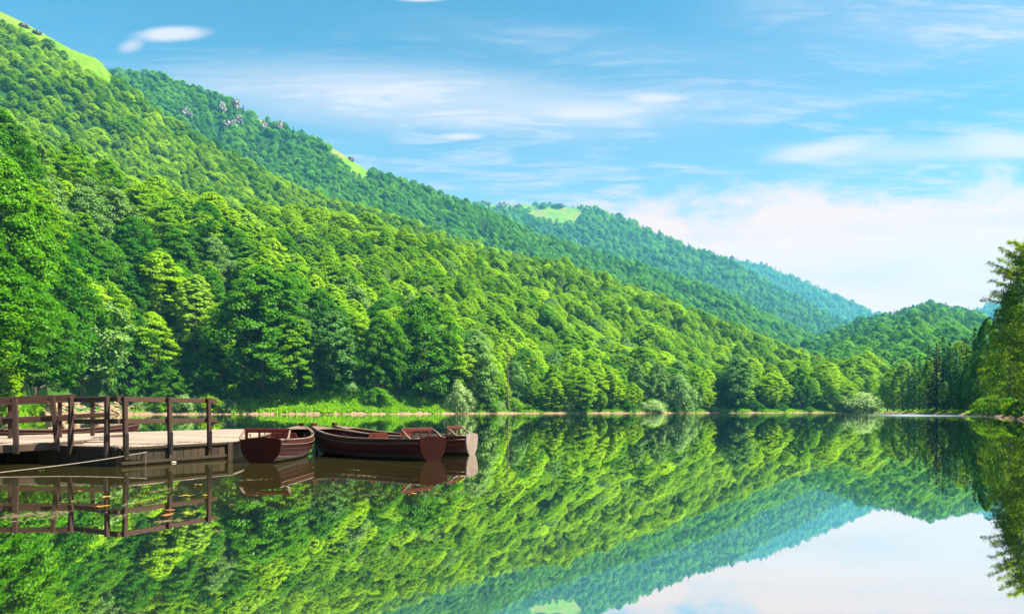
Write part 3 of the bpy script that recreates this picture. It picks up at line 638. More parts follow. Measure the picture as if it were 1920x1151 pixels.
rest(hF, 'beech_forest', 'beech forest on the pale blue farthest mountain', 23, (22, 33), .2, 1.04, pl='cool_pool', seed=36, firs=lambda px, py: .6 + 0 * px)
rest(hG, 'beech_forest', 'beech forest on the rounded hill beyond the lake head', 10, (11, 18), .02, 1.04, pl='cool_pool', seed=37, firs=lambda px, py: np.clip((655 - py) / 60, 0, .62) + .08)
# slope behind the right shore
def right_forest():
    rng = np.random.default_rng(9); pts, fir, hts = [], [], []
    for k in range(900):
        px = rng.uniform(1700, 2500); d = rng.uniform(12, 120); p = rbank(px, d); q = CX + F * p.x / p.y
        top = np.interp(q, [1690, 1720, 1780, 1860, 1960, 2200], [735, 690, 655, 630, 560, 430]); h = rng.uniform(16, 26)
        if HY - F * (p.z + h - CH) / p.y < top: continue
        if any((p.x - a) ** 2 + (p.y - b) ** 2 < 30 for a, b in RIGHT) or any((p.x - a[0]) ** 2 + (p.y - a[1]) ** 2 < 36 for a in pts): continue
        pts.append((p.x, p.y, p.z)); fir.append(rng.uniform() < .65); hts.append(h)
    pts = np.array(pts); fir = np.array(fir); hts = np.array(hts); print('right forest', len(pts))
    forest('fir_forest', pts[fir], hts[fir], 'fir_pool', 'firs crowding the slope behind the right shore', rng)
    forest('beech_forest', pts[~fir], hts[~fir], 'beech_pool', 'beeches crowding the slope behind the right shore', rng)
right_forest()


# ---------------------------------------------------------------- rocks, cliffs and stones
M_ROCK = simple('pale_limestone', (.18, .16, .152), .95, .45, .25, (1, 1, .4), 1.0, coords='Object')
M_STONE = simple('tan_stone', (.20, .14, .085), .95, .4, 1.4, (1, 1, 1), .6)
def rock_mesh(name, seed, sx, sy, sz, m, sub=3, rough=.28):
    bm = bmesh.new(); bmesh.ops.create_icosphere(bm, subdivisions=sub, radius=1.0)
    r = np.random.default_rng(seed); pl = unit(14, r); off = r.uniform(.62, .95, 14)
    for v in bm.verts:
        d = np.array(v.co); k = 1.0
        for n, o in zip(pl, off):
            q = float(d @ n)
            if q * k > o: k = o / q
        k *= 1 + rough * (.35 * math.sin(7 * d[0] + seed) * math.sin(6 * d[1] - seed) * math.sin(8 * d[2] + 2 * seed) + (.16 * abs(math.sin(9 * d[0] + 5 * d[1] + seed)) - .1 + .10 * math.sin(17 * d[0] - 13 * d[2]) if rough > .5 else 0))
        v.co = Vector((d[0] * k * sx, d[1] * k * sy, d[2] * k * sz))
    me = bpy.data.meshes.new(name); bm.to_mesh(me); bm.free(); me.materials.append(m); return me
def cliff(hill, px, py, w, h, label, seed, name='rock_outcrop'):
    p = hill.at(px, py + h * .4); k = p.y / F
    o = link(bpy.data.objects.new(name, rock_mesh(name, seed, w * k * .62, w * k * .5, h * k * .72, M_ROCK, 4, 1.1)))
    o.location = p + Vector((0, 0, h * k * .12)); o.rotation_euler = (0, 0, seed); tag(o, label, 'rock', 'limestone outcrops on the mountains')
for k, q in enumerate([(hD2, 425, 233, 25, 18, 'broad grey cliff below the shoulder of the main mountain'), (hD2, 352, 211, 16, 16, 'pale cliff at the left end of the rocky shoulder'), (hD2, 414, 198, 14, 18, 'upright grey cliff high on the rocky shoulder'),
     (hD2, 441, 196, 16, 16, 'topmost pale cliff just under the ridge'), (hD2, 444, 226, 15, 14, 'small grey cliff beside the broad one'), (hD2, 457, 240, 9, 9, 'tiny cliff between the broad cliff and the pinnacle'), (hD2, 495, 240, 20, 18, 'grey cliff left of the white pinnacle'), (hD2, 507, 253, 12, 9, 'low ledge under the grey cliff by the pinnacle'),
     (hD2, 526, 237, 11, 20, 'white rock pinnacle standing out of the forest'), (hD2, 655, 279, 12, 7, 'small rock in the steep meadow on the ridge'), (hE, 908, 376, 18, 8, 'leftmost pale crag on the far mountain crest'), (hE, 935, 383, 20, 9, 'jagged pale crag on the far mountain crest'), (hE, 945, 394, 7, 9, 'upright crag below the jagged one on the far mountain'), (hE, 967, 387, 20, 9, 'wide pale crag beside the far clearing'),
     (hE, 1045, 385, 22, 6, 'flat rock band at the top of the far clearing'), (hE, 1202, 428, 6, 10, 'small pale rock in the far fir forest'), (hE, 1367, 482, 9, 18, 'pale rock tower on the far fir ridge'), (hD1, 45, 45, 16, 6, 'grey scree patch on the grassy crest'), (hD1, 66, 62, 14, 6, 'lower scree patch on the grassy crest')]):
    cliff(*q[:5], q[5], 40 + k)
STONES = [rock_mesh('stone', 70 + k, 1.0, .8 + .1 * k, .6 + .06 * k, M_STONE, 2) for k in range(5)]
rngS = np.random.default_rng(3)
def stone(x, Y, z, r, label, group):
    o = link(bpy.data.objects.new('stone', STONES[int(rngS.integers(5))])); o.location = (x, Y, z); s = r * rngS.uniform(.8, 1.2)
    o.scale = (s * rngS.uniform(.8, 1.4), s, s * rngS.uniform(.6, 1.0)); o.rotation_euler = (rngS.normal(0, .3), rngS.normal(0, .3), rngS.uniform(0, 6.28)); tag(o, label, 'stone', group)
def bankA(px, d):
    Y = float(shoreY(px)) + d; c = int(np.clip(np.searchsorted(hA.px, px), 0, len(hA.px) - 1)); return (px - CX) / F * Y, Y, float(np.interp(Y, hA.Y[:, c], hA.z[:, c]))
for k in range(190):
    x, Y, z = bankA(rngS.uniform(82, 245), rngS.uniform(-.3, 8.5)); stone(x, Y, z, rngS.uniform(.6, 1.35), 'tan stone in the rubble bank seen through the jetty railing', 'stones of the rubble bank')
for k in range(62):
    px = rngS.uniform(245, 870); x, Y, z = bankA(px, rngS.uniform(-.3, 3.0) ** 1.0); stone(x, Y, z, rngS.uniform(.2, .6), 'tan stone on the strip below the grassy bank', 'stones along the left waterline')
for k in range(44):
    px = rngS.uniform(880, 1220) if k < 34 else rngS.uniform(1340, 1450); x, Y, z = bankA(px, rngS.uniform(-.2, 3.0)); stone(x, Y, z, rngS.uniform(.2, .5), 'small stone on the dirt shore beyond the moored boats', 'stones along the dirt shore')
# tall grass and herbs on the bank, one mass
def grass():
    rng = np.random.default_rng(12); m = leaf_mat('bank_herbs', (.10, .30, .004), (.26, .50, .006), (1.2, 1.1, .5), 12.0, .4)
    P, H = [], []
    def strip(p0, p1, d0, d1, n, h0, h1):
        for k in range(n):
            px = rng.uniform(p0, p1); rag = .5 + .5 * math.sin(px * .11) * math.sin(px * .043 + 1) + .25 * math.sin(px * .37); dd = max(.25, d0 * (.15 + 1.1 * rag)); x, Y, z = bankA(px, dd + (d1 - dd) * rng.uniform(0, 1) ** 1.1); P.append((x, Y, z)); H.append(rng.uniform(h0, h1))
    strip(425, 870, 2.6, 15, 9000, .5, 1.3); strip(0, 80, .5, 10, 900, .3, .9); strip(880, 1340, 2.8, 5, 2600, .4, 1.2); strip(1300, 1560, 1.6, 10, 3500, .3, 1.0); strip(1560, 1700, 1.0, 9, 900, .3, .9); strip(250, 430, 4.0, 9, 700, .3, .9)
    for k in range(1500):
        px = rng.uniform(1665, 1915); p = rbank(px, rng.uniform(2.8, 8)); P.append(tuple(p)); H.append(rng.uniform(.25, .8))
    P = np.array(P); H = np.array(H); n = len(P); V, Fc = [], []
    for j in range(3):
        a = rng.uniform(0, 6.28, n); w = .10 + .14 * H; l = rng.normal(0, .28, (n, 2)) * H[:, None]
        dx, dy = np.cos(a) * w, np.sin(a) * w; o = rng.normal(0, .25, (n, 2))
        b = P + np.stack([o[:, 0], o[:, 1], np.full(n, -.1)], 1)
        V.append(np.stack([b - np.stack([dx, dy, 0 * dx], 1), b + np.stack([dx, dy, 0 * dx], 1), b + np.stack([l[:, 0] + dx * .7, l[:, 1] + dy * .7, H], 1), b + np.stack([l[:, 0] - dx * .3, l[:, 1] - dy * .3, H * .9], 1)], 1).reshape(-1, 3))
    V = np.concatenate(V); Fc = np.arange(len(V)).reshape(-1, 4)
    o = link(bpy.data.objects.new('bank_grass', mesh_np('bank_grass', V, Fc, (m,)))); tag(o, 'tall bright grass and herbs along the banks', 'grass', None, 'stuff')
grass()
# undergrowth bushes at the forest edge
for k, px in enumerate(list(range(6, 66, 14)) + list(range(75, 262, 13)) + list(range(272, 430, 15)) + list(range(440, 720, 24)) + list(range(885, 1330, 26)) + [1350, 1410, 1470, 1545, 1630]):
    px += rngS.uniform(-6, 6); d = rngS.uniform(4.5, 8) if not 430 < px < 860 else rngS.uniform(11, 15); x, Y, z = bankA(px, d)
    if 66 < px < 262: d = rngS.uniform(11, 17); x, Y, z = bankA(px, d)
    zn = zone(px); lab = 'leafy bush at the forest edge %s' % zn
    place_tree(GBUSH[k % 3] if k % 5 else BUSH[0], (x, Y, z - .2), rngS.uniform(3.0, 6.5) * (.55 if px < 70 else 1), rngS.uniform(0, 6), rngS.uniform(.9, 1.4), 'green_bush', lab, 'forest edge bushes ' + zn, 'bush')
# bare dead tree, leaning trunks
def dead_tree(px, top, d, label, lean=0.0, r=.32, limbs=True, name='dead_tree', Tz=None):
    x, Y, z = bankA(px, d); h = (HY - top) / F * Y + CH - z; o = empty(name, (x, Y, z - .3)); tag(o, label, 'dead tree')
    bm = bmesh.new(); pts = [(lean * h * t + .25 * math.sin(5 * t), .2 * math.sin(3 * t), h * t) for t in np.linspace(0, 1, 9)]; add_tube(bm, pts, [r * (1 - .8 * t) for t in np.linspace(0, 1, 9)], 7); bm_obj('trunk', bm, M_DEAD, o, True)
    if limbs:
        for (t, dx, dz, q) in ((.55, 2.6, .6, .10), (.62, -1.8, 1.2, .10), (.72, 3.4, 3.2, .15), (.70, -1.5, 1.8, .08), (.82, -2.0, 2.0, .08), (.86, 1.6, 1.8, .07), (.48, 3.0, -.6, .07)):
            bm = bmesh.new(); s0 = Vector((lean * h * t + .25 * math.sin(5 * t), .2 * math.sin(3 * t), h * t)); e = s0 + Vector((dx, .5, dz)); mid = s0.lerp(e, .5) + Vector((0, 0, -.25 if dz > 0 else .3))
            add_tube(bm, [s0, mid, e, e + Vector((dx * .25, .2, .7))], [q, q * .8, q * .5, q * .2], 5); bm_obj('limb', bm, M_DEAD, o, True)
dead_tree(952, 632, 3.6, 'bare bleached dead tree standing at the water right of the pale willow bush')
dead_tree(1172, 738, 4.0, 'leaning bare trunk over the dirt shore', lean=.40, r=.38, limbs=False, name='leaning_trunk')
dead_tree(777, 744, 8.5, 'thin pole of dead wood leaning on the grassy bank', lean=1.1, r=.16, limbs=False, name='leaning_trunk')

# ---------------------------------------------------------------- jetty
def wood(name, col, rough=.75, var=.35, ax='x', bump=.35, spec=.25):
    st = {'x': (.5, 9, 9), 'y': (9, .5, 9), 'z': (9, 9, .5)}[ax]
    m, t, b = mat(name); tc = t.node('ShaderNodeTexCoord'); n = t.noise(t.mapping(tc.outputs['Object'], st), 2.2, 6, .65, .4); n2 = t.noise(tc.outputs['Object'], 1.3, 4, .6)
    isl = t.node('ShaderNodeNewGeometry').outputs['Random Per Island']
    k = t.math('ADD', t.math('MULTIPLY', n, .7), t.math('ADD', t.math('MULTIPLY', n2, .35), t.math('MULTIPLY', isl, .35)))
    t.put(b.inputs['Base Color'], t.mix(t.maprange(k, .35, 1.05), tuple(c * (1 - var) for c in col), tuple(min(1, c * (1 + var)) for c in col)))
    b.inputs['Roughness'].default_value = rough; b.inputs['Specular IOR Level'].default_value = spec
    bp = t.node('ShaderNodeBump'); bp.inputs['Strength'].default_value = bump; bp.inputs['Distance'].default_value = .01; t.put(bp.inputs['Height'], n); t.l.new(bp.outputs[0], b.inputs['Normal']); return m
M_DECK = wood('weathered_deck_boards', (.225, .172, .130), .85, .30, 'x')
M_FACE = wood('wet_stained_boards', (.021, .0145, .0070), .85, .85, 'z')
M_SHADE_SIDE = wood('shade_painted_side_boards', (.004, .003, .0024), .9, .5, 'z', .3, .05)  # near-black copy of the side boards: shade past the corner post painted in
M_RAIL = wood('brown_stained_rail', (.038, .018, .011), .75, .55, 'x')
M_POST = wood('brown_stained_post', (.030, .0145, .0095), .75, .6, 'z')
M_BEAM = wood('grey_ramp_beam', (.085, .058, .040), .85, .4, 'x')
M_IRON = simple('black_iron', (.018, .018, .018), .5, .3, 12, metal=.6)
M_ROPE = simple('pale_rope', (.15, .125, .10), .9, .3, 30)
C0 = Vector((-8.79, 15.28, 0)); d1 = Vector((.439, .898, 0)).normalized(); d2 = Vector((-.898, .439, 0)).normalized(); ZD = .45
def jp(a, b, z=0.0): return C0 + d1 * a + d2 * b + Vector((0, 0, z))
ang = math.atan2(d2.y, d2.x)
def build_jetty():
    o = empty('jetty', tuple(C0)); tag(o, 'low wooden jetty with pale deck boards and a brown post and rail fence', 'jetty')
    loc = lambda a, b, z=0.0: d1 * a + d2 * b + Vector((0, 0, z))
    rng = random.Random(4)
    # deck: boards across, from the front corner to the far end; the right edge turns inwards beyond the corner post
    bm = bmesh.new(); a = -.04; W = .142
    while a < 11.9:
        b0 = 0.0 if a < 2.98 else (a - 2.98) * .70; b0 -= .045; b1 = 9.7
        j = rng.uniform(-.004, .004); lo = b0 + rng.uniform(-.01, .015)
        cut = rng.uniform(2.5, 6.0); cut = max(cut, lo + .5)
        for (u, v) in ((lo, cut - .004), (cut + .004, b1 + rng.uniform(-.03, .03))):
            add_box(bm, loc(a + W / 2, (u + v) / 2, ZD - .018 + j + rng.uniform(-.002, .002)), (v - u, W - .012, .036), ang)
        a += W
    bm_obj('deck', bm, M_DECK, o, bevel=.004)
    # side boards: upright planks with a wale low down
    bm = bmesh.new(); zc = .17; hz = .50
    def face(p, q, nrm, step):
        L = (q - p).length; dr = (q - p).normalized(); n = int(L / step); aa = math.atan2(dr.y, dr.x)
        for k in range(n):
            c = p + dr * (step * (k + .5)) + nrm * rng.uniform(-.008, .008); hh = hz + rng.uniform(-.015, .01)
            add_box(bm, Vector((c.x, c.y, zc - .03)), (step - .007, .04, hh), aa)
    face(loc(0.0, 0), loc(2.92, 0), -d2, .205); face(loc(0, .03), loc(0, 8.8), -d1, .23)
    q = loc(11.9, 6.2); bm_obj('side_boards', bm, M_FACE, o, bevel=.004); bm = bmesh.new(); face(loc(3.05, .06), q, d2, .24); bm_obj('side_boards', bm, M_SHADE_SIDE, o, bevel=.004)
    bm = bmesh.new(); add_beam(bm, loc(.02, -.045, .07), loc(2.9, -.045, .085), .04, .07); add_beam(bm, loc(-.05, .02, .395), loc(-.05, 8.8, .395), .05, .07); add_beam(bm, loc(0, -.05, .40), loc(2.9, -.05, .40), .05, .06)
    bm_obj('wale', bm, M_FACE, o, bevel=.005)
    bm = bmesh.new(); add_box(bm, loc(2.99, -.02, .15), (.16, .16, .57), ang); bm_obj('corner_post', bm, M_FACE, o, bevel=.01)
    # piles under the deck
    for (aa, bb) in ((3.3, 1.2), (7, 3.6), (11.4, 6.8), (11.4, 9.4), (6, 9.4), (.4, 8.5)):
        bm = bmesh.new(); add_tube(bm, [loc(aa, bb, -1.5), loc(aa, bb, .41)], [.12, .11], 10); bm_obj('pile', bm, M_FACE, o, True)
    zt = 1.575
    def post(aa, bb, side, lean=0.0):
        n = -d2 if side == 'r' else -d1; base = loc(aa, bb) + n * .085
        bm = bmesh.new(); p = base + Vector((0, 0, .20)); q = base + Vector((0, 0, zt)) + (d1 if side == 'r' else d2) * lean
        add_beam(bm, p, q, .088, .088, up=tuple(n)); ob = bm_obj('railing_post', bm, M_POST, o, bevel=.008)
        bm = bmesh.new(); pb = base + n * .054; add_beam(bm, pb + Vector((0, 0, .24)), pb + Vector((0, 0, .74)), .06, .014, up=tuple(n))
        for z in (.30, .45, .60, .70): add_tube(bm, [pb + Vector((0, 0, z)) + n * .004, pb + Vector((0, 0, z)) + n * .022], [.014, .012], 6)
        bm_obj('bracket', bm, M_IRON, ob)
    for aa in (.10, 1.22, 2.34): post(aa, 0, 'r', -.03)
    for bb in (.30, 1.62): post(0, bb, 'l')
    for z, nm in ((1.515, 0), (1.015, 1)):
        bm = bmesh.new(); add_beam(bm, loc(-.06, -.005, z), loc(2.63, -.005, z - .01), .05, .112); bm_obj('rail', bm, M_RAIL, o, bevel=.006)
        bm = bmesh.new(); add_beam(bm, loc(-.005, .05, z), loc(-.005, 1.85, z - .012), .05, .112); bm_obj('rail', bm, M_RAIL, o, bevel=.006)
    bm = bmesh.new(); c = loc(.55, -.06, .30)
    add_tube(bm, [c, c - d2 * .05], [.02, .02], 8); add_tube(bm, [c - d2 * .05 + Vector((math.cos(t) * .035, 0, math.sin(t) * .035 - .02)) for t in np.linspace(0, 6.28, 13)], [.008] * 13, 6, False)
    bm_obj('mooring_ring', bm, M_IRON, o); return o
build_jetty()
def build_gangway():
    o = empty('gangway', (-11.3, 17.5, 0)); tag(o, 'sloping wooden gangway with railings joining the jetty at the left', 'gangway'); L0 = Vector((-11.3, 17.5, 0))
    A = Vector((-10.62, 16.3, .505)); B = Vector((-13.6, 15.25, .33)); dr = (B - A).normalized(); per = Vector((0, 0, 1)).cross(dr).normalized()
    if per.y < 0: per = -per
    W = 4.6; T = lambda t, w, z=0.0: A + dr * t + per * w + Vector((0, 0, z)) - L0
    rng = random.Random(8); bm = bmesh.new(); n = 22
    for k in range(n):
        w = (k + .5) * W / n; st = rng.uniform(-.15, .2) - (.55 if k in (3, 4, 5) else 0)
        add_beam(bm, T(.05 + st, w, .0 + rng.uniform(-.004, .004)), T(8.0, w, rng.uniform(-.004, .004)), W / n - .014, .04)
    bm_obj('deck', bm, M_DECK, o, bevel=.004)
    for w in (-.05, W * .5, W + .05):
        bm = bmesh.new(); add_beam(bm, T(-.35, w, -.075), T(8.0, w, -.075), .085, .17); bm_obj('side_beam', bm, M_BEAM, o, bevel=.012)
    def post(t, w, lean, h=1.13):
        bm = bmesh.new(); add_beam(bm, T(t, w, -.20), T(t + lean, w, h), .10, .10, up=tuple(per)); bm_obj('railing_post', bm, M_POST, o, bevel=.008)
        bm = bmesh.new(); add_beam(bm, T(t + lean * .1, w - .066, -.16), T(t + lean * .1, w - .066, .02), .12, .012, up=tuple(per)); bm_obj('bracket', bm, M_IRON, o)
    for t, ln in ((.15, .12), (.98, .03), (2.1, .02), (3.8, .0)): post(t, -.16, ln)
    for t, ln in ((.5, .0), (1.35, .0), (2.6, 0), (4.0, 0)): post(t, W + .16, ln)
    for z in (1.07, .57):
        bm = bmesh.new(); add_beam(bm, T(-.18, -.07, z), T(6.5, -.07, z), .05, .12); bm_obj('rail', bm, M_RAIL, o, bevel=.006)
        bm = bmesh.new(); add_beam(bm, T(.12, W + .07, z + .06), T(6.5, W + .07, z + .06), .05, .14); bm_obj('rail', bm, M_RAIL, o, bevel=.006)
build_gangway()
# rope from the ring down into the water, small float
def rope():
    a = jp(.55, -.16, .30); b = Vector((-10.3, 13.0, .012)); bm = bmesh.new(); n = 18; pts = []
    for i in range(n + 1):
        t = i / n; p = a.lerp(b, t); p.z -= .05 * math.sin(math.pi * t) * (1 - t * .6); p.z = max(p.z, .012); pts.append(p)
    pts.append(Vector((-13.0, 12.0, .010))); add_tube(bm, pts, [.0125] * len(pts), 6); o = bm_obj('mooring_rope', bm, M_ROPE, None, True); tag(o, 'pale rope running from the jetty side down into the water', 'rope')
    bm = bmesh.new(); c = jp(.55, -.13, .29); add_tube(bm, [c, c + Vector((.01, -.01, -.15)), c + Vector((0, 0, -.285))], [.006] * 3, 5); o = bm_obj('rope_end', bm, M_ROPE, None); tag(o, 'thin loose rope end hanging from the jetty ring', 'rope')
rope()
def floating():
    m = simple('white_foam', (.26, .21, .16), .8, .2, 8); bm = bmesh.new(); bmesh.ops.create_uvsphere(bm, u_segments=14, v_segments=9, radius=.055)
    for v in bm.verts: v.co.z *= .62; v.co.x *= 1.3 + .25 * math.sin(9 * v.co.y + 3)
    o = bm_obj('float', bm, m, None, True); p = wp(325, 866.5, .01); o.location = p; tag(o, 'small whitish float lying against the jetty boards', 'float')
    lm = [simple('yellow_leaf', (.24, .135, .006), .6, .25, 20), simple('green_leaf', (.06, .15, .02), .6, .2, 20), simple('orange_leaf', (.22, .085, .012), .6, .25, 20)]
    L = [(147, 921, 0, .06, 'small yellow leaf floating at the far left'), (200, 932, 0, .085, 'yellow leaf floating below the corner of the jetty'), (192, 950, 0, .10, 'bright yellow leaf floating lowest at the left'), (257, 944, 0, .075, 'yellow leaf in the pollen streak below the ring'), (351, 930, 0, .11, 'large yellow leaf floating on the right'), (315, 924, 1, .07, 'green leaf floating among the yellow ones'),
         (317, 957, 2, .07, 'orange leaf floating below the green leaf'), (312, 966, 2, .10, 'long orange leaf at the lower edge of the leaves'), (384, 929, 0, .045, 'tiny yellow leaf at the right of the large yellow leaf'), (356, 962, 0, .06, 'pale curled leaf at the lower right of the leaves'), (372, 909, 0, .065, 'pale yellow leaf nearest the jetty'), (78, 883, 1, .06, 'green leaf floating under the rope'), (775, 926, 0, .06, 'yellow leaf floating in front of the boats')]
    rg = random.Random(2)
    for px, py, k, r, lab in L:
        bm = bmesh.new(); n = 10; c = bm.verts.new((0, 0, .012)); ring = []
        for i in range(n):
            a = 2 * math.pi * i / n; q = r * (.55 + .45 * abs(math.cos(a)) + .12 * rg.uniform(-1, 1)); ring.append(bm.verts.new((q * math.cos(a) * 1.1, q * math.sin(a) * .8, .006 + .02 * rg.random() * (1 if i % 2 else .3))))
        for i in range(n): bm.faces.new((c, ring[i], ring[(i + 1) % n]))
        o = bm_obj('floating_leaf', bm, lm[k], None); o.location = wp(px, py, .006); o.rotation_euler = (0, 0, rg.uniform(0, 6)); tag(o, lab, 'leaf', 'leaves floating by the jetty')
    dm = simple('pollen_scum', (.115, .095, .040), .9, .4, 9); rng = np.random.default_rng(6); V = []
    S = [(0, 128, 968, 960, 4.0, 420), (20, 130, 978, 966, 3, 60), (280, 342, 922, 913, 2.5, 110), (228, 306, 947, 937, 2.5, 120), (110, 178, 942, 935, 2, 70), (290, 342, 979, 973, 2, 80), (245, 280, 964, 960, 2, 30), (215, 240, 969, 964, 2, 26), (452, 505, 900, 898, 1.6, 70), (640, 705, 889, 893, 1.8, 110), (655, 680, 880, 881, 1, 20), (660, 730, 930, 925, 1.5, 40), (760, 920, 928, 920, 1.8, 110), (970, 990, 921, 920, 1, 10), (0, 420, 985, 900, 40, 150), (420, 920, 930, 880, 25, 60), (1085, 1110, 822, 822, 1, 6), (400, 420, 998, 994, 2, 12)]
    for x0, x1, y0, y1, sd, n in S:
        for k in range(n):
            t = rng.uniform(); px = x0 + (x1 - x0) * t + rng.normal(0, 3); py = y0 + (y1 - y0) * t + rng.normal(0, sd * .6); p = wp(px, max(py, 800), 0.004); a = rng.uniform(0, 6.28); r = rng.uniform(.004, .017) * (1.6 if rng.uniform() < .1 else 1)
            for j in range(4): V.append((p.x + math.cos(a + j * 1.57) * r * (1.6 if j % 2 else .8), p.y + math.sin(a + j * 1.57) * r, .004 + .002 * rng.uniform()))
    V = np.array(V); o = link(bpy.data.objects.new('floating_pollen', mesh_np('floating_pollen', V, np.arange(len(V)).reshape(-1, 4), (dm,)))); tag(o, 'streaks of yellowish pollen and bits drifting on the water', 'pollen', None, 'stuff')
floating()

# ---------------------------------------------------------------- rowing boats
def hull_mat():
    m, t, b = mat('red_brown_hull_paint'); tc = t.node('ShaderNodeTexCoord'); sep = t.node('ShaderNodeSeparateXYZ'); t.l.new(tc.outputs['Object'], sep.inputs[0])
    n = t.noise(t.mapping(tc.outputs['Object'], (5, .8, 5)), 2.0, 6, .65); n2 = t.noise(tc.outputs['Object'], 3.0, 5, .6)
    red = t.mix(t.maprange(n, .3, .7), (.024, .0044, .0034), (.050, .0086, .006)); wash = t.mix(n2, (.045, .034, .025), (.085, .068, .050))
    f = t.maprange(t.math('ADD', sep.outputs[2], t.math('MULTIPLY', t.math('SUBTRACT', n2, .5), .08)), .17, .13)
    t.put(b.inputs['Base Color'], t.mix(f, red, wash)); b.inputs['Roughness'].default_value = .6; b.inputs['Specular IOR Level'].default_value = .15; return m
M_HULL = hull_mat()
M_RED = wood('red_brown_boat_wood', (.055, .0095, .0050), .6, .35, 'y', .2, .15)
M_TRANS = simple('dark_red_transom', (.0115, .0021, .0015), .85, .35, 2.5, (1, 1, 1), .1, .05)
M_PALET = simple('worn_pale_transom', (.135, .10, .075), .6, .25, 3, (1, 1, 1), .1)
M_GUN = wood('sun_bleached_gunwale', (.125, .080, .052), .5, .25, 'y', .2, .4)
def boat_sections(L):
    n = 26; S = []
    for i in range(n + 1):
        t = i / n; y = L * t
        b = .47 + (.74 - .47) * math.sin(min(t / .45, 1) * math.pi / 2) if t < .45 else .74 * (1 - ((t - .45) / .55) ** 2.3) ** .8
        b = max(b, .018)
        sh = .53 + .10 * (1 - t / .4) ** 2 * .3 if t < .4 else .53 + .27 * ((t - .4) / .6) ** 2.0
        ke = -.02 - .10 * math.sin(math.pi * min(1, t * 1.15)) if t < .86 else -.05 + .36 * ((t - .86) / .14) ** 2.2
        S.append((t, y, b, sh, ke))
    return S
def make_boat(loc, heading, label, L=4.5, pale=False, back=True):
    """clinker rowing boat; local +y points to the bow, the transom stands at y = 0"""
    o = empty('rowing_boat', loc, heading); tag(o, label, 'rowing boat', 'rowing boats moored by the jetty')
    S = boat_sections(L); NS = 6
    def prof(s, b, sh, ke): return b * (1 - (1 - s) ** 2.3) ** .52 * (1 - .03 * s), ke + (sh - ke) * (s ** 1.1)
    V, Fc = [], []; rows = []; M_TRIM = (M_GUN, M_HULL)
    for (t, y, b, sh, ke) in S:
        r = []; rake = .20 * max(0, (t - .8) / .2) ** 2
        for j in range(NS):
            for e, off in ((0, .030), (1, .0)):
                s = (j + e) / NS; s = max(s, .012); w, z = prof(s, b, sh, ke)
                w += off * min(1, b / .25) if j else 0
                r.append((w, y + rake * (z - .2), z))
        # inside skin
        for s in (1.0, .8, .6, .42, .25, .10, .012):
            w, z = prof(s, max(b - .032, .004), sh, ke + .035); r.append((w, y + rake * (z - .2) - (.03 if t > .97 else 0), z))
        rows.append(r)
    m_ = len(rows[0])
    for sgn in (1, -1):
        base = len(V)
        for r in rows: V += [(sgn * w, y, z) for (w, y, z) in r]
        for i in range(len(rows) - 1):
            for j in range(m_ - 1):
                q = (base + i * m_ + j, base + i * m_ + j + 1, base + (i + 1) * m_ + j + 1, base + (i + 1) * m_ + j)
                Fc.append(q if sgn > 0 else q[::-1])
    me = mesh_np('hull', V, Fc, (M_HULL, M_RED), [0 if (k % (m_ - 1)) < 2 * NS else 1 for k in range(len(Fc))]); h = link(bpy.data.objects.new('hull', me), o)
    for sgn in (1, -1):
        bm = bmesh.new(); prev = None
        for (t, y, b, sh, ke) in S:
            rake = .20 * max(0, (t - .8) / .2) ** 2; yy = y + rake * (sh - .2); wo = b * .96 + .028; wi = max(b * .96 - .045, .004)
            ring = [bm.verts.new((sgn * wo, yy, sh - .018)), bm.verts.new((sgn * wo, yy, sh + .022)), bm.verts.new((sgn * wi, yy, sh + .022)), bm.verts.new((sgn * wi, yy, sh - .018))]
            if prev:
                for k in range(4): bm.faces.new((prev[k], prev[(k + 1) % 4], ring[(k + 1) % 4], ring[k]))
            else: bm.faces.new(ring)
            prev = ring
        bm.faces.new(prev); bm_obj('gunwale', bm, M_GUN, o, True)
    for sgn in (1, -1):
        bm = bmesh.new(); add_tube(bm, [(sgn * (prof(5 / 6, b, sh, ke)[0] + .030 * min(1, b / .25)), y + .20 * max(0, (t - .8) / .2) ** 2 * (prof(5 / 6, b, sh, ke)[1] - .2), prof(5 / 6, b, sh, ke)[1]) for (t, y, b, sh, ke) in S], [.011] * len(S), 5); bm_obj('rub_rail', bm, M_GUN, o, True)
    for q in (2, 3, 4):
        bm = bmesh.new()
        for sgn in (1, -1):
            add_tube(bm, [(sgn * (prof(q / 6, b, sh, ke)[0] + .031 * min(1, b / .25)), y + .20 * max(0, (t - .8) / .2) ** 2 * (prof(q / 6, b, sh, ke)[1] - .2), prof(q / 6, b, sh, ke)[1] + .004) for (t, y, b, sh, ke) in S], [.007] * len(S), 4)
        bm_obj('strake_edge', bm, M_RED if q > 2 else M_PALET, o)
    # transom with arched top
    t0, y0, b0, sh0, ke0 = S[0]; pts = []
    for k in range(15):
        s = k / 14; w, z = prof(max(s, .0), b0 + .012, sh0, ke0 - .02); pts.append((w, z))
    out = [(w, z) for w, z in pts] + [(b0 * .5, sh0 + .045), (0, sh0 + .058), (-b0 * .5, sh0 + .045)] + [(-w, z) for w, z in pts[::-1][:-1]]
    bm = bmesh.new(); f = bm.faces.new([bm.verts.new((w, -.045, z)) for w, z in out]); r = bmesh.ops.extrude_face_region(bm, geom=[f])
    for v in r['geom']:
        if isinstance(v, bmesh.types.BMVert): v.co.y += .05
    bm_obj('transom', bm, M_PALET if pale else M_TRANS, o)
    # stem, bow deck, thwarts, floor, seat back
    t1, y1, b1, sh1, ke1 = S[-1]; yb = y1 + .20 * (sh1 - .2)
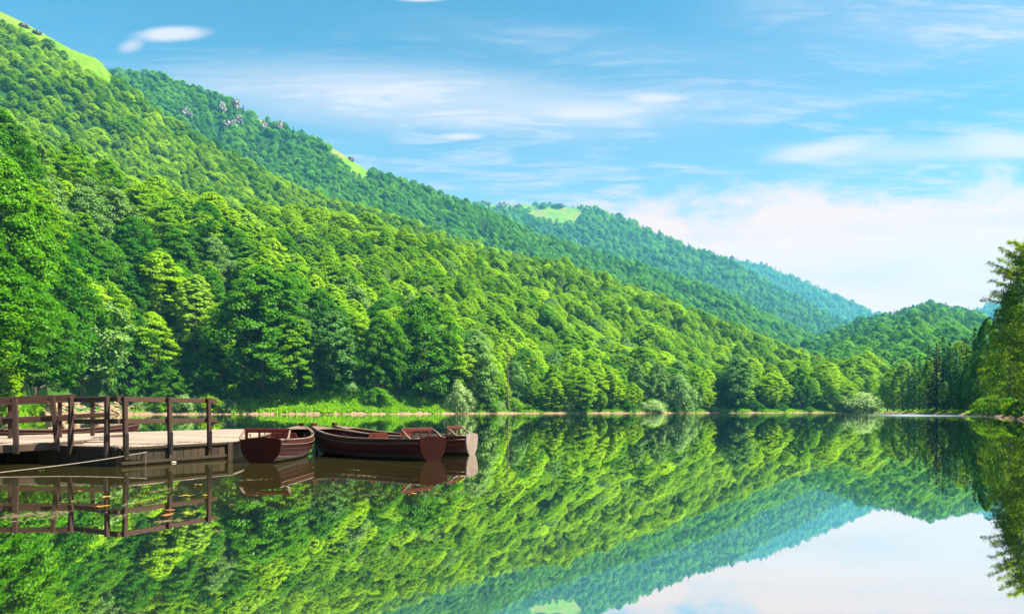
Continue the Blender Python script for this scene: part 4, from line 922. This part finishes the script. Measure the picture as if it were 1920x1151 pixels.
    bm = bmesh.new(); add_beam(bm, (0, y1 - .09, -.02), (0, yb + .02, sh1 + .09), .05, .07, up=(0, 1, 0)); add_box(bm, (0, yb - .06, sh1 + .055), (.16, .07, .075)); bm_obj('stem_post', bm, M_RED, o, bevel=.008)
    bm = bmesh.new(); ring = []
    for (t, y, b, sh, ke) in S:
        if t > .87:
            rake = .20 * max(0, (t - .8) / .2) ** 2; yy = y + rake * (sh - .2); ring.append((b * .95, yy, sh + .012))
    c = [bm.verts.new((0, ring[0][1] + .10, ring[0][2]))]; left = [bm.verts.new((-w, y, z)) for w, y, z in ring]; rightv = [bm.verts.new((w, y, z)) for w, y, z in ring]
    for i in range(len(ring) - 1): bm.faces.new((left[i], left[i + 1], rightv[i + 1], rightv[i])) if i else bm.faces.new((left[0], left[1], rightv[1], rightv[0], c[0]))
    bm_obj('bow_deck', bm, M_GUN, o)
    bw = lambda y: np.interp(y, [q[1] for q in S], [q[2] for q in S])
    for y, w in ((.28, .50), (1.75, .26), (2.95, .24)):
        if y + w / 2 < L * .85:
            bm = bmesh.new(); add_box(bm, (0, y, .31), (2 * bw(y) * .86, w, .03)); bm_obj('thwart', bm, M_RED, o, bevel=.006)
    bm = bmesh.new(); add_box(bm, (0, L * .42, .02), (.62, L * .62, .03)); bm_obj('floor_boards', bm, M_RED, o)
    bm = bmesh.new()
    for (t, y, b, sh, ke) in S[2:-4:3]:
        for sgn in (1, -1):
            pp = [prof(s, b - .045, sh, ke + .05) for s in (.2, .4, .6, .8, .97)]; add_tube(bm, [(sgn * w, y, z) for w, z in pp], [.014] * 5, 5)
    bm_obj('ribs', bm, M_RED, o)
    if back:
        sb = empty('seat_back', (0, .52, 0)); sb.parent = o
        bm = bmesh.new(); add_box(bm, (0, 0, .765), (1.12, .035, .105)); bm_obj('top_rail', bm, M_RED, sb, bevel=.016)
        for x in (-.50, -.19, .12, .41):
            bm = bmesh.new(); add_beam(bm, (x, 0, .36), (x, 0, .72), .075 if abs(x) > .4 else .05, .03, up=(0, 1, 0)); bm_obj('baluster', bm, M_RED, sb, bevel=.006)
        for sgn in (1, -1):
            bm = bmesh.new(); add_tube(bm, [(sgn * .545, .0, .76), (sgn * .555, -.12, .70), (sgn * .57, -.24, .60), (sgn * .54, -.34, .545)], [.026, .028, .03, .022], 6); bm_obj('arm_knee', bm, M_GUN, sb, True)
    bm = bmesh.new(); bot, top_ = .92, .52; yq = 2.05; vs = [(-bot / 2, yq, .34), (bot / 2, yq, .34), (top_ / 2 + .05, yq, .66), (-top_ / 2, yq, .66)]
    f = bm.faces.new([bm.verts.new(v) for v in vs]); r = bmesh.ops.extrude_face_region(bm, geom=[f])
    for v in r['geom']:
        if isinstance(v, bmesh.types.BMVert): v.co.y += .03
    bm_obj('back_rest_board', bm, M_RED, o, bevel=.006)
    for y in (1.45, 2.6):
        for sgn in (1, -1):
            b = bw(y); bm = bmesh.new(); c = Vector((sgn * (b * .955), y, .555)); add_tube(bm, [c, c + Vector((0, 0, .05))], [.012, .012], 6)
            add_tube(bm, [c + Vector((0, .045 * math.cos(a), .095 + .05 * math.sin(a))) for a in np.linspace(math.pi * .95, math.pi * 2.05, 9)], [.009] * 9, 5); bm_obj('oarlock', bm, M_IRON, o)
    return o
def boat_at(stern, bow, label, **k):
    d = Vector(bow) - Vector(stern); make_boat((stern[0], stern[1], 0), math.atan2(d.y, d.x) - math.pi / 2, label, L=d.length, **k)
boat_at((-5.99, 16.3), (-6.28, 20.3), 'red brown rowing boat nearest the jetty corner, its dark transom facing us')
boat_at((-2.02, 17.2), (-5.83, 20.25), 'long dark rowing boat lying broadside, bow touching the boat by the jetty')
boat_at((-1.18, 19.55), (-5.35, 20.85), 'rowing boat behind the long dark one, with a pale transom', pale=True)
boat_at((-19.3, 25.6), (-15.05, 27.3), 'orange red rowing boat behind the jetty railing')

# ---------------------------------------------------------------- air
def build_haze():
    m = bpy.data.materials.new('haze_air'); m.use_nodes = True; t = NT(m.node_tree); t.n.clear()
    out = t.node('ShaderNodeOutputMaterial'); v = t.node('ShaderNodeVolumePrincipled'); v.inputs['Color'].default_value = HAZE_COL; v.inputs['Density'].default_value = HAZE_D; v.inputs['Anisotropy'].default_value = 0.0
    t.l.new(v.outputs[0], out.inputs['Volume'])
    bm = bmesh.new(); add_box(bm, (700, 2850, 630), (8900, 6000, 1270)); o = bm_obj('haze', bm, m); tag(o, 'thin blue haze filling the valley', None, None, 'stuff')
HAZE_COL = (.16, .68, 1.0, 1); HAZE_D = .000082
build_haze()
